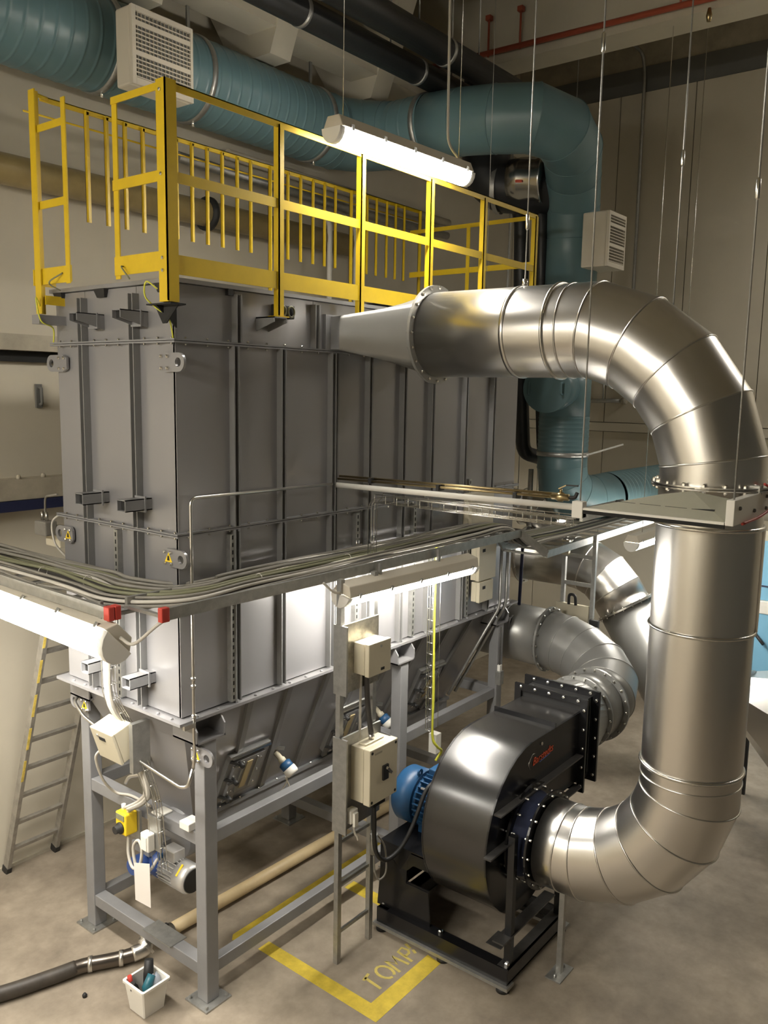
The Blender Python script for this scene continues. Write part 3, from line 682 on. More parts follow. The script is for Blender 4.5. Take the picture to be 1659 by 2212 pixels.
# base frame
bx0, bx1, by0, by1 = 1.53, 2.45, -1.60, -.43
for a in ((bx0, bx1, by0, by0+.09), (bx0, bx1, by1-.09, by1)): MB().box(a[0], a[1], a[2], a[2]+.012 if a[2] == by0 else a[2]+.09, .06, .18).box(a[0], a[1], a[2], a[3], .168, .18).box(a[0], a[1], a[2], a[3], .06, .072).build('base_beam', 'blackgrey', fan)
MB().box(bx0-.001, bx0+.011, by0-.001, by1+.001, .059, .181).box(bx0+.011, bx0+.09, by0+.092, by1-.092, .167, .179).build('base_beam', 'black', fan)
MB().box(bx1-.011, bx1+.001, by0-.001, by1+.001, .059, .181).box(bx1-.09, bx1-.011, by0+.092, by1-.092, .167, .179).build('base_beam', 'black', fan)
B(bx0-.03, bx0+.07, by0-.02, by1+.02, .035, .06).build('base_rail', 'galvd', fan)
B(bx1-.07, bx1+.03, by0-.02, by1+.02, .035, .06).build('base_rail', 'galvd', fan)
for x in (bx0+.02, bx1-.02):
    for y in (by0+.04, -1.05, by1-.04): MB().lathe((x, y, 0), (0, 0, 1), [(0, .05), (.025, .05), (.035, .04)], 16).build('rubber_foot', 'rubber', fan)
for x in (bx0+.05, bx1-.1):
    B(x, x+.05, by0+.01, by0+.06, .18, 1.15 if x < 2 else 1.05).build('post', 'black', fan)
MB().prism([(1.46, by0+.02, .37), (bx0+.1, by0+.02, .37), (bx0+.1, by0+.02, .375), (1.46, by0+.02, .375)], (0, .12, 0)).bar((bx0-.06, by0+.05, .40), (bx1-.2, by0+.05, .40), .09, .012, (0, 0, 1)).build('base_stiffener', 'blackgrey', fan)
for p in ((bx0+.05, by0+.03), (bx0+.05, -1.0), (bx0+.05, by1-.03)): MB().bolts([(p[0], p[1], .18)], (0, 0, 1), .02, .025).build('bolt', 'zinc', fan)
# motor pedestal with an opening in its side
px0, py0, py1 = 1.60, -.93, -.40
MB().prism([(px0-.03, py1, .18), (px0, py1-.02, .70), (px0, -.87, .70), (px0, -.87, .60), (px0, -.72, .60), (px0, -.66, .54), (px0-.01, -.66, .44), (px0-.01, -.87, .44), (px0-.02, -.9, .18)], (.012, 0, 0)).prism([(px0-.015, py1, .18), (px0, py1-.02, .70), (px0, py1-.30, .70), (px0, -.66, .62), (px0, -.66, .45), (px0, -.87, .45), (px0-.01, -.87, .18)], (.012, 0, 0)).build('pedestal_side', 'black', fan)
B(px0, 2.42, py1-.01, py1, .18, .70).build('pedestal_end', 'black', fan); B(px0, 2.42, -.88, py1, .69, .71).build('pedestal_top', 'black', fan); B(2.41, 2.42, -.88, py1, .18, .70).build('pedestal_side', 'black', fan)
# motor, axis along y
mz, mx = .945, 2.0
mo = MB().lathe((mx, -.87, mz), (0, 1, 0), [(0, .17), (.02, .19), (.05, .19), (.05, .175), (.30, .175), (.30, .19), (.33, .19)], 40).build('motor', 'motor_blue', fan)
MB().lathe((mx, -.54, mz), (0, 1, 0), [(0, .222), (.17, .222), (.20, .20), (.215, .16)], 40).build('fan_cowl', 'motor_blue', mo)
for k in range(28):
    a = PI*.02+2*PI*k/28
    if .27*PI < (a % (2*PI)) < .42*PI: continue
    c, s = math.cos(a), math.sin(a)
    MB().obox((mx+c*.192, -.69, mz+s*.192), (c*.022, 0, s*.022), (0, .135, 0), (-s*.004, 0, c*.004)).build('cooling_fin', 'motor_blue', mo)
B(mx-.12, mx+.12, -.82, -.56, .71, .80).build('motor_foot', 'motor_blue', mo)
MB().obox((mx+.06, -.66, mz+.225), (.07, 0, 0), (0, .09, 0), (0, 0, .035)).build('terminal_box', 'motor_blue', mo, bevel=.008)
MB().annulus((mx-.07, -.53, mz+.235), (0, 1, 0), .016, .032, .014, 14).build('lifting_eye', 'motor_blue', mo)
MB().obox((mx-.125, -.66, mz+.13), (.006, 0, .006), (0, .06, 0), (-.03, 0, .03)).build('name_plate', 'galv', mo)
MB().tube([(mx+math.cos(a)*.18, -.52, mz-.0+math.sin(a)*.18) for a in [PI*1.1+.6*PI*k/12 for k in range(13)]], .006, 5).build('earth_wire', 'cab_y', mo)
# guard over the motor shaft
MB().lathe((FX, -.885, mz), (0, 1, 0), [(0, .24), (.02, .24), (.02, .2)], 28).build('bearing_plate', 'black', fan)
# power cable from switch box to the motor
o = MB().tube(smooth_path([(1.30, -.56, 1.25), (1.31, -.56, 1.05), (1.33, -.56, .80), (1.42, -.58, .68), (1.55, -.62, .72), (1.66, -.66, .88), (1.80, -.68, 1.12), (1.92, -.70, 1.17)], 8), .017, 10).build('power_cable', 'rubber')
tag(o, 'thick black cable looping from the switch box to the blue motor', 'cable')
# ================================================================== fan outlet duct
od = thing('outlet_duct', 'grey painted outlet duct bending from the fan towards the filter end', 'duct', (4.2, -1.1, 1.0))
R1 = .30; n = 40; rect = []
for k in range(n):
    c, s = sq_round(k, n, .29, .36); rect.append(V((3.075, -1.165+c, 1.385+s)))
circ = [V((3.50, -1.13+math.cos(2*PI*k/n)*R1, 1.37+math.sin(2*PI*k/n)*R1)) for k in range(n)]
if not frame_sign(rect, (1, 0, 0)): rect, circ = rect[::-1], circ[::-1]
MB().rings([rect, circ], (False, False), smooth=False).build('transition', 'painted_duct', od)
MB().annulus((3.51, -1.13, 1.37), (1, 0, 0), R1-.01, R1+.035, .02, 40).build('flange', 'painted_duct', od)
circ_bolts((3.51, -1.13, 1.37), (-1, 0, 0), R1+.018, 18, 'zinc', od, .013, .015)
p0 = [(3.52, -1.13, 1.37), (3.80, -1.14, 1.355)]
gored_duct(od, p0, R1, 'painted_duct')
MB().annulus((3.82, -1.14, 1.355), (1, 0, 0), R1-.01, R1+.045, .025, 40).build('flange', 'painted_duct', od)
circ_bolts((3.82, -1.14, 1.355), (-1, 0, 0), R1+.025, 20, 'zinc', od, .013, .015)
el = [(3.83, -1.14, 1.355), (4.02, -1.14, 1.38), (4.22, -1.08, 1.44), (4.36, -.93, 1.52), (4.44, -.72, 1.60), (4.47, -.52, 1.65), (4.48, -.34, 1.67)]
gored_duct(od, el, [R1, R1, R1, R1, R1, R1, R1], 'painted_duct', 'painted_duct', .006)
MB().annulus((4.48, -.33, 1.67), (0, 1, 0), R1-.01, R1+.04, .02, 40).build('flange', 'painted_duct', od)
circ_bolts((4.48, -.33, 1.67), (0, -1, 0), R1+.022, 18, 'zinc', od, .012, .014)
gored_duct(od, [(4.48, -.32, 1.67), (4.49, .1, 1.68), (4.49, 1.2, 1.68)], R1, 'painted_duct', 'painted_duct')
# second pair of ducts further back
sd = thing('branch_duct', 'silver duct behind the riser dropping diagonally to the right', 'duct', (5.8, 0, 2.2))
el = [(5.8, 1.6, 2.24), (5.8, .70, 2.24)]
gored_duct(sd, el, .30, 'galv', 'galv', .007)
MB().annulus((5.8, .69, 2.24), (0, 1, 0), .29, .345, .02, 40).build('flange', 'galv', sd); circ_bolts((5.8, .69, 2.24), (0, -1, 0), .325, 18, 'zinc', sd, .01, .014)
el = [(5.8, .68, 2.24), (5.8, .05, 2.24), (5.8, -.14, 2.21), (5.8, -.33, 2.12), (5.8, -.48, 1.97), (5.8, -.60, 1.80)]
gored_duct(sd, el, .30, 'galv', 'galv', .007)
MB().annulus((5.8, -.605, 1.79), (0, .55, .83), .29, .34, .02, 40).build('flange', 'galv', sd); circ_bolts((5.8, -.605, 1.79), (0, -.55, -.83), .32, 18, 'zinc', sd, .01, .014)
for y_ in (1.1, .3): MB().cyl((5.8, y_, 2.53), (5.8, y_, 7.85), .006, 6).build('hanger_rod', 'galvd', sd)
gored_duct(sd, [(5.8, -.61, 1.785), (5.8, -1.35, .66), (5.8, -1.5, .40)], .30, 'painted_duct', 'galv', .007)
MB().bar((5.57, -.75, 1.72), (5.57, -1.3, .9), .01, .012).build('long_seam', 'painted_duct', sd)
sd2 = thing('branch_duct', 'short upper silver elbow behind the filter corner near cable ladder', 'duct', (6.0, .7, 2.7))
for y_ in (1.2, .95): MB().cyl((6.0, y_, 3.0), (6.0, y_, 9.2), .006, 6).build('hanger_rod', 'galvd', sd2)
gored_duct(sd2, [(6.0, 1.5, 2.85), (6.0, .85, 2.80), (6.0, .62, 2.74), (6.0, .45, 2.62), (6.05, .38, 2.42)], .20, 'galv', 'galv', .006)
MB().annulus((6.0, .84, 2.80), (0, 1, .1), .19, .235, .02, 32).build('flange', 'galv', sd2)
# hopper-shaped silver piece at the right edge
t = thing('silver_hopper', 'silver cone shaped duct piece at right edge behind the riser', 'duct', (5.5, -2.2, .8))
gored_duct(t, [(5.5, -1.98, 1.12), (5.5, -2.10, 1.12)], .33, 'galv', 'galv', .012)
r_ = [[V((5.5+math.cos(a)*q, y, z+math.sin(a)*q)) for a in [2*PI*k/8+PI/8 for k in range(8)]] for y, q, z in ((-2.10, .33, 1.12), (-2.55, .62, .95), (-3.1, .62, .9))]
if not frame_sign(r_[0], (0, -1, 0)): r_ = [x[::-1] for x in r_]
MB().rings(r_, smooth=False).build('cone', 'galv', t)
for x, y in ((5.2, -2.02), (5.8, -2.02)): B(x-.02, x+.02, y-.02, y+.02, 0, .95).build('leg', 'rubber', t)
B(5.0, 5.24, -2.06, -1.98, 0, .03).build('foot', 'rubber', t)
# light-blue machine at the right edge
t = thing('machine_cabinet', 'light blue machine cabinet with white band at right edge', 'machine', (7.6, -2.4, 0))
B(7.4, 8.2, -3.6, -1.30, 0, 1.60).build('lower_body', 'skyblue', t, bevel=.01); B(7.38, 8.2, -3.62, -1.28, 1.60, 1.76).build('white_band', 'white', t, bevel=.01)
B(7.42, 8.2, -3.58, -1.30, 1.76, 2.50).build('upper_body', 'skyblue', t, bevel=.01); B(7.40, 8.2, -3.60, -1.28, 1.93, 1.945).build('groove', 'bluestrip', t); B(7.36, 8.22, -3.64, -1.26, 2.50, 2.62).build('top_rim', 'cream', t)
B(7.405, 7.42, -2.1, -1.9, 1.76, 1.93).build('side_vent', 'bluestrip', t)
MB().cyl((7.38, -1.62, 1.35), (7.30, -1.75, 1.25), .02, 10).build('lever', 'rubber', t)

# ================================================================== blue spiral duct
bd = thing('ventilation_duct', 'large teal painted spiral ventilation duct along left wall and down', 'duct', (3.8, 1.95, 6.85))
def ribbed(a, b, r, m, parent, step=.11, n=40, bead=.004):
    a, b = V(a), V(b); L_ = (b-a).length; k = int(L_/step); pr = [(0, r)]
    for i in range(k):
        h = (i+.5)*L_/k; pr += [(h-.022, r), (h-.012, r), (h-.005, r+bead), (h+.005, r+bead), (h+.012, r), (h+.022, r)]
    pr.append((L_, r)); return MB().lathe(a, b-a, pr, n, (False, False)).build('duct_section', m, parent)
YB, ZB, RB1, RB2 = 1.95, 6.83, .35, .30
ribbed((-4.5, YB, ZB), (-.6, YB, ZB), RB1, 'blue', bd); ribbed((-.6, YB, ZB), (.82, YB, ZB), RB1, 'blue', bd); ribbed((.82, YB, ZB), (1.72, YB, ZB), RB1, 'blue', bd); ribbed((1.72, YB, ZB), (3.25, YB, ZB), RB1, 'blue', bd)
for x in (-.6, .82, 1.72, 3.25):
    MB().lathe((x-.025, YB, ZB), (1, 0, 0), [(0, RB1), (0, RB1+.012), (.05, RB1+.012), (.05, RB1)], 40, (False, False)).build('band', 'galvd', bd)
    MB().cyl((x, YB-.05, ZB-RB1-.05), (x, YB-.05, ZB-RB1+.02), .012, 8).build('band_bolt', 'zinc', bd)
    B(x-.015, x+.015, YB-.01, YB+.01, ZB+RB1, 7.9).build('hanger', 'galvd', bd)
el = elbow_pts((4.0, YB, ZB), (1, 0, 0), (0, -1, 0), .55, 3)
gored_duct(bd, [(3.27, YB, ZB)]+el, [RB1]*4+[.33, .31], 'blue', 'blue', .006)
e1 = el[-1]
ribbed(e1, (4.0, .98, ZB), .31, 'blue', bd)
MB().lathe((4.0, 1.05, ZB), (0, -1, 0), [(0, .31), (0, .322), (.05, .322), (.05, .31)], 40, (False, False)).build('band', 'galvd', bd)
path = [(4.0, .98, ZB), (4.0, .62, ZB-.02), (4.03, .25, ZB-.05), (4.15, -.08, ZB-.07), (4.45, -.22, ZB-.12), (4.85, -.15, ZB-.20), (5.2, 0.0, ZB-.36), (5.42, .09, ZB-.62), (5.5, .12, ZB-.95), (5.5, .12, 5.3)]
gored_duct(bd, path, [.31, .31, .31, .31, .30, .295, .285, .28, .28, .28], 'blue', 'blue', .005)
ribbed((5.5, .12, 5.3), (5.5, .12, 4.55), .28, 'blue', bd, .2)
gored_duct(bd, [(5.5, .12, 4.55), (5.5, .12, 3.95)], .28, 'blue', 'blue')
ribbed((5.5, .12, 3.95), (5.5, .12, 3.55), .28, 'blue', bd, .05)
MB().lathe((5.5, .12, 3.50), (0, 0, 1), [(0, .28), (0, .292), (.05, .292), (.05, .28)], 40, (False, False)).build('band', 'galvd', bd)
MB().bar((5.5, -.16, 3.52), (5.6, -.55, 3.66), .012, .02).build('band_stay', 'galvd', bd)
path = [(5.5, .12, 3.55), (5.5, .12, 3.38), (5.53, .11, 3.2), (5.66, .05, 3.04), (5.9, -.05, 2.98), (6.2, -.13, 3.0)]
gored_duct(bd, path, .28, 'blue', 'blue', .005)
ribbed((6.2, -.13, 3.0), (8.45, -.32, 3.03), .28, 'blue', bd, .09)
cp = thing('duct_cap', 'round teal access cap with two handles on the vertical duct', 'cap', (5.0, .1, 4.25))
MB().cyl((5.03, .105, 4.25), (5.4, .12, 4.25), .24, 36).build('stub', 'blue', cp)
MB().cyl((5.0, .10, 4.25), (5.03, .105, 4.25), .262, 40).build('cover', 'blue', cp)
for y in (.29, -.09): MB().tube(rounded([(5.0, y, 4.31), (4.96, y, 4.31), (4.96, y, 4.19), (5.0, y, 4.19)], .015), .012, 8).build('handle', 'blue', cp)
# unit heaters
def heater(x0, x1, y0, y1, z0, z1, label):
    t = thing('unit_heater', label, 'heater', ((x0+x1)/2, (y0+y1)/2, z0), 'unit heaters')
    B(x0, x1, y0+.03, y1, z0, z1).build('casing', 'lampbody', t, bevel=.015)
    w, h = x1-x0, z1-z0
    MB().box(x0+.036, x1-.026, y0, y0+.0295, z0+.002, z0+.05).box(x0+.036, x1-.026, y0, y0+.0295, z1-.04, z1-.002).box(x0+.002, x0+.035, y0, y0+.0295, z0+.002, z1-.002).box(x1-.025, x1-.002, y0, y0+.0295, z0+.002, z1-.002).build('grille_frame', 'lampbody', t)
    B(x0+.035, x1-.025, y0+.022, y0+.0285, z0+.05, z1-.04).build('grille_back', 'stripe', t)
    zz = z0+.055; k = 0
    while zz < z1-.05:
        wide = k in (5, 11)
        B(x0+.036, x1-.026, y0+.002, y0+.012, zz, zz+(.035 if wide else .007)).build('louvre', 'lampbody', t)
        zz += .055 if wide else .03; k += 1
    for k in range(14):
        x = x0+.06+(w-.11)*k/13; B(x-.003, x+.003, y0+.012, y0+.022, z0+.05, z1-.04).build('vane', 'creamd', t)
    return t
heater(.68, 1.24, 1.30, 1.50, 6.385, 6.93, 'cream unit heater with louvred grille in front of the teal duct')
heater(5.22, 5.66, -.42, -.12, 5.52, 6.08, 'cream unit heater with louvred grille beside the vertical teal duct')

# ================================================================== black insulated pipes
for i, (y, z, r) in enumerate(((.90, 7.22, .115), (.58, 7.33, .125))):
    t = thing('insulated_pipe', ('lower black insulated pipe of the pair under the ceiling', 'upper black insulated pipe of the pair under the ceiling')[i], 'pipe', (2, y, z), 'ceiling insulated pipes')
    MB().cyl((-1.5, y, z), (4.9, y, z), r, 24).build('pipe_run', 'insul', t)
    for x in (2.0-.1*i, 3.6): MB().lathe((x, y, z), (1, 0, 0), [(0, r), (0, r+.006), (.04, r+.006), (.04, r)], 24, (False, False)).build('band', 'galvd', t)
    for x in (3.2, 4.2): MB().cyl((x, y, z+r), (x, y, 9.2), .008, 6).build('hanger_rod', 'galvd', t)
t = thing('insulated_duct', 'thick black insulated duct elbow behind the teal duct bend', 'duct', (5.3, .9, 6.3))
MB().tube(rounded([(5.15, 1.05, 7.6), (5.15, 1.05, 6.46), (5.4, .0, 6.38)], .35, 8), .27, 28).build('elbow', 'insul', t)
MB().lathe((5.17, .90, 6.445), (.22, -.97, -.06), [(0, .275), (.05, .275)], 32, (False, False)).build('band', 'galvd', t)
MB().lathe((5.02, .66, 6.48), (.25, -.96, -.06), [(0, .20), (.13, .22), (.30, .22), (.36, .25), (.38, .25)], 32).build('metal_elbow', 'steel', t)
MB().obox((4.845, .45, 6.40), V((.3, -.95, -.06))*.035, V((0, 0, .014)), V((-.95, -.3, 0))*.004).build('label_print', 'logo', t)
for i, (y, r) in enumerate(((.68, .085), (.42, .07))):
    o = MB().tube(rounded([(5.35, y+.05, 6.25), (5.35, y, 6.1), (5.45, y, 4.5), (5.6, y-.0, 3.5), (6.0, y-.1, 3.4)], .12), r, 16).build('insulated_pipe', 'insul')
    tag(o, ('black insulated downpipe left of the teal vertical duct', 'black insulated downpipe tucked against the teal vertical duct')[i], 'pipe', 'insulated downpipes')
# red sprinkler pipe, ceiling conduit
t = thing('sprinkler_pipe', 'red sprinkler pipe along the ceiling beam', 'pipe', (5.3, 0, 7.95))
MB().cyl((5.28, -8.5, 7.80), (5.28, 2.5, 7.96), .03, 12).build('pipe_run', 'redpipe', t)
for y in (1.15, .75, -1.0, -2.6): MB().cyl((5.28, y, 7.9), (5.28, y, 8.3), .012, 8).box(5.25, 5.31, y-.03, y+.03, 8.28, 8.33).build('hanger', 'redpipe', t)
MB().lathe((5.28, -1.28, 7.70), (0, 0, 1), [(0, .02), (.05, .03), (.12, .015)], 10).build('sprinkler_head', 'brass', t)
t = thing('ceiling_conduit', 'thin grey conduit running over the ceiling and down the far wall', 'conduit', (8.3, .6, 8))
MB().tube(rounded([(4.6, .75, 9.0), (8.35, .62, 8.75), (8.4, .60, 8.5), (8.4, .58, 4.2)], .1), .022, 10).build('pipe_run', 'galvd', t)
t = thing('wall_bar', 'short steel bar with end knob on far wall behind duct elbow', 'bar', (8.4, .9, 4.1))
MB().cyl((8.40, 1.25, 4.10), (8.40, .63, 4.11), .03, 12).build('bar', 'galvd', t); MB().lathe((8.40, .66, 4.11), (0, -1, 0), [(0, .05), (.05, .055), (.07, .04)], 14).build('knob', 'creamd', t); MB().cyl((8.40, .95, 4.1), (8.40, .95, 4.45), .012, 8).build('stay', 'galvd', t)

# ================================================================== cable ladders and cables
def ladder_tray(a, b, side, w, label, caps=(True, True), group='cable ladders'):
    a, b, side = V(a), V(b), V(side).normalized(); d = (b-a).normalized()
    t = thing('cable_ladder', label, 'cable ladder', a, group)
    for q in (0, w):
        p, e = a+side*q, b+side*q
        MB().bar(p, e, .025, .07).build('side_rail', 'galvd', t)
        if caps[0] and (q == 0 or caps[1] == 2): MB().obox((p if q == 0 else a+side*.045)-d*.02, d*.028, side*.02, V((0, 0, .042))).build('end_cap', 'red', t, bevel=.006)
    k = int((b-a).length/.25)
    for i in range(k+1): MB().bar(a+d*(b-a).length*i/k-V((0, 0, .02)), a+d*(b-a).length*i/k+side*w-V((0, 0, .02)), .03, .018).build('rung', 'galvd', t)
    return t
ladder_tray((-.42, -.42, 2.935), (3.62, -.42, 2.90), (0, 1, 0), .38, 'galvanised cable ladder in front of the long filter face')
ladder_tray((-.55, -.04, 2.90), (-.55, 2.55, 2.93), (1, 0, 0), .48, 'galvanised cable ladder in front of the filter end face', (True, 2))
tr3 = ladder_tray((3.80, -.60, 2.70), (7.2, -.56, 2.72), (0, 1, 0), .45, 'galvanised cable ladder continuing behind the silver riser', (False, False))
MB().bar((3.62, -.42, 2.90), (3.80, -.60, 2.70), .025, .07).build('step_rail', 'galvd', tr3); MB().bar((3.62, -.14, 2.90), (3.80, -.15, 2.70), .025, .07).build('step_rail', 'galvd', tr3); MB().bar((3.62, -.42, 2.93), (3.80, -.60, 2.75), .05, .012).build('step_plate', 'galvd', tr3)
random.seed(3)
cols = ['cab_g', 'cab_w', 'cab_g', 'cab_k', 'cab_g', 'cab_gn', 'cab_g', 'cab_k', 'cab_gn', 'cab_g', 'cab_w', 'cab_g', 'cab_k', 'cab_gn', 'cab_g', 'cab_g', 'cab_gn', 'cab_g', 'cab_w', 'cab_g']
words_ = {'cab_g': 'grey', 'cab_k': 'black', 'cab_gn': 'olive', 'cab_w': 'pale'}
ORD = 'first second third fourth fifth sixth seventh eighth ninth tenth eleventh twelfth thirteenth fourteenth fifteenth sixteenth seventeenth eighteenth nineteenth twentieth'.split()
for i, c in enumerate(cols):
    u = (i+.5)/len(cols); r = (.010, .012, .009, .021 if c == 'cab_k' else .011)[i % 4]
    xo_ = -.52+.44*u; yo_ = -.39+.34*u; z = 2.95+.02*((i*7) % 3)
    j = lambda k=.022: random.uniform(-k, k)
    pts = [(xo_+j(), 2.5, z), (xo_+j(), 1.9, z+j(.01)), (xo_+j(), 1.35, z+j(.012)), (xo_+j(), .8, z+j(.012)), (xo_+j(), .42+.1*u, z), (xo_+.03, .12+.26*u, z-.015-.02*(1-u)), (xo_+.14+.03*u, -.14+.20*u, z-.03), (xo_+.36, yo_+.02, z-.01), (.28, yo_+j(), z+.005), (.8, yo_+j(), z+j(.01)), (1.5, yo_+j(), z+j(.01)), (2.2, yo_+j(), z+j(.01)), (2.9, yo_+j(), z+j(.01)), (3.5, yo_+j(), z-.01), (3.78, yo_-.05+.1*u, z-.18), (4.2, yo_-.05+.12*u, 2.76+.01*(i % 3)), (5.2, yo_-.06+.1*u, 2.76), (6.9, yo_-.06+.1*u, 2.77)]
    o = MB().tube(smooth_path(pts, 6), r, 7).build('cable', c)
    tag(o, '%s cable lying %s from the outer rail of the cable ladders' % (words_[c], ORD[i]), 'cable', '%s cables on the cable ladders' % words_[c])
for k, (p, q) in enumerate((((-.40, .9, 2.995), 0), ((-.36, .45, 2.995), 0), ((.4, -.30, 3.0), 1), ((1.3, -.28, 3.0), 1))):
    ax = V((0, 1, 0)) if q == 0 else V((1, 0, 0))
    d, s, u_ = frame_of(ax)
    o = MB().tube([V(p)-V((0, 0, .015))+(s*math.cos(a)+u_*math.sin(a))*.032 for a in [2*PI*m/14 for m in range(14)]], .003, 4, closed=True).build('cable_tie', 'cab_w'); tag(o, ('thin white cable tie furthest along the end ladder cables', 'thin white cable tie nearest the corner bend on end ladder', 'thin white cable tie just right of the cable bend', 'thin white cable tie on cables above the switch stand')[k], 'cable tie', 'cable ties')
# wire basket trays
def basket(pts, w, dep, wdir, ddir, label, step=.1, r=.0032, corner=.08):
    pts = rounded(pts, corner, 3) if len(pts) > 2 else [V(p) for p in pts]; wdir, ddir = V(wdir), V(ddir)
    t = thing('wire_basket_tray', label, 'wire tray', pts[0], 'wire basket trays'); mb = MB()
    for a_, b_ in ((-.5, 1), (-.5, 0), (-.17, 0), (.17, 0), (.5, 0), (.5, 1)): mb.tube([p+wdir*w*a_+ddir*dep*b_ for p in pts], r, 5)
    mb.build('long_wires', 'zinc', t)
    tot = 0
    for p, q in zip(pts, pts[1:]):
        Ls = (q-p).length; k = step-tot if tot else 0
        while k < Ls:
            c = p+(q-p).normalized()*k
            MB().tube([c-wdir*w/2+ddir*dep, c-wdir*w/2, c+wdir*w/2, c+wdir*w/2+ddir*dep], r, 5).build('hoop', 'zinc', t); k += step
        tot = (tot+Ls) % step
    return t
basket([(1.52, -.33, 2.85), (1.52, -.33, 3.40), (1.52, -.48, 3.44), (1.44, -1.98, 3.44)], .10, .05, (1, 0, 0), (0, 0, 0), 'wire basket tray rising from the cable ladder towards the hung panel')
basket([(1.44, -.45, 3.40), (1.44, -1.98, 3.40)], .10, .06, (1, 0, 0), (0, 0, 1), 'wire basket tray running level under the white conduit')
basket([(2.55, -.16, 2.95), (2.57, -.16, 1.25)], .10, .06, (1, 0, 0), (0, -1, 0), 'wire basket tray holding the yellow-green cable by the middle leg')
basket([(-.10, .60, 2.88), (-.10, .60, 2.12), (.02, .55, 1.85), (.06, .36, 1.40), (.06, .30, .90)], .10, .05, (0, 1, 0), (-1, 0, 0), 'wire basket tray down the filter end to the gear motor', .11)
o = MB().tube(smooth_path([(2.55, -.20, 2.95), (2.55, -.20, 2.2), (2.57, -.20, 1.6), (2.57, -.20, 1.2), (2.62, -.22, 1.08), (2.72, -.2, 1.0), (2.66, -.18, .92)], 6), .012, 8).build('earth_cable', 'cab_y'); tag(o, 'bright yellow-green cable hanging down by the middle leg', 'cable')
for i, (dx, c) in enumerate(((0, 'cab_w'), (.03, 'cab_w'), (-.025, 'cab_g'))):
    o = MB().tube(smooth_path([(-.13, .60+dx, 2.86), (-.13, .60+dx, 2.12), (-.02, .56+dx, 1.86), (.02, .42+dx, 1.48), (.02, .46+dx, 1.36), (.0, .62+dx, 1.25)], 6), .011, 8).build('cable', c)
    tag(o, ('white cable in the end-face wire tray, left one', 'white cable in the end-face wire tray, right one', 'grey cable in the end-face wire tray')[i], 'cable', 'cables in the end-face tray')
# pipes from the filter to the hung panel
t = thing('white_conduit', 'white conduit running from filter face to the hung panel', 'conduit', (1.44, -1, 3.5))
MB().cyl((1.44, -.02, 3.49), (1.44, -2.0, 3.515), .02, 12).build('pipe_run', 'white', t)
for i, dz in enumerate((.045, .062)):
    o = MB().cyl((1.47+.03*i, -.02, 3.49+dz), (1.47+.03*i, -1.86, 3.515+dz), .009, 10).build('copper_pipe', 'brass'); tag(o, 'thin brown copper pipe %s the white conduit' % ('just above', 'highest above')[i], 'pipe', 'thin copper pipes')
t = thing('ball_valve', 'brass ball valve with black lever at the end of copper pipe', 'valve', (1.47, -1.86, 3.56))
MB().lathe((1.47, -1.80, 3.565), (0, -1, 0), [(0, .012), (.01, .022), (.04, .022), (.05, .03), (.08, .03), (.09, .022), (.12, .022), (.125, .012)], 12).build('body', 'brass', t)
MB().cyl((1.47, -1.865, 3.59), (1.47, -1.865, 3.615), .01, 8).bar((1.47, -1.85, 3.615), (1.47, -1.90, 3.64), .012, .006).build('stem', 'brass', t); MB().bar((1.47, -1.90, 3.64), (1.47, -1.98, 3.642), .014, .008).build('lever', 'rubber', t)
MB().tube(smooth_path([(1.47, -1.925, 3.565), (1.47, -1.96, 3.57), (1.47, -1.975, 3.60)], 4), .012, 8).build('hose_stub', 'rubber', t)
for y in (-.35, -.95, -1.55):
    o = MB().box(1.45, 1.52, y-.012, y+.012, 3.525, 3.565).build('pipe_clip', 'rubber'); tag(o, 'black pipe clip on the copper pipes, %s' % {-.35: 'nearest the filter', -.95: 'middle one of three', -1.55: 'nearest the ball valve'}[y], 'clip', 'pipe clips')
# hung panel in front of the riser
t = thing('hung_panel', 'pale green flat panel hung on rods in front of the riser', 'panel', (1.5, -2.5, 3.55))
MB().prism([(1.40, -2.06, 3.505), (1.40, -2.88, 3.505), (1.62, -2.88, 3.605), (1.60, -2.63, 3.64), (1.55, -2.46, 3.61)], (-.006, 0, .018)).build('sheet', 'slate', t)
B(1.376, 1.392, -2.88, -2.06, 3.490, 3.510).build('front_edge', 'void', t); B(1.374, 1.392, -2.88, -2.06, 3.512, 3.526).build('front_lip', 'white', t)
nn_ = V((-.42, 0, .9)).normalized()
for k in range(4): MB().obox(V((1.47, -2.735+.15*k, 3.573)), V((.007, 0, .0035)), V((0, .062, 0)), nn_*.002).build('slot', 'void', t)
bm = B(1.37, 3.2, -2.93, -2.885, 3.51, 3.65).build('white_profile', 'white', t, bevel=.004)
MB().bolts([(1.46, -2.93, 3.60), (1.75, -2.93, 3.56), (2.0, -2.93, 3.62), (2.0, -2.93, 3.55)], (0, -1, 0), .012, .012).build('bolt_row', 'stripe', bm, kind='stuff')
B(1.37, 1.43, -2.06, -1.99, 3.46, 3.56).build('end_bracket', 'white', t, bevel=.004); B(1.38, 2.0, -2.06, -2.04, 3.44, 3.52).build('rear_profile', 'galvd', t)
MB().tube(smooth_path([(1.9, -2.94, 3.70), (2.0, -2.96, 3.66), (2.0, -2.96, 3.56), (1.8, -2.95, 3.52), (1.5, -2.94, 3.51)], 6), .008, 6).build('cable', 'red', t)
B(1.84, 1.92, -2.93, -2.86, 3.65, 3.69).build('clamp', 'white', t)
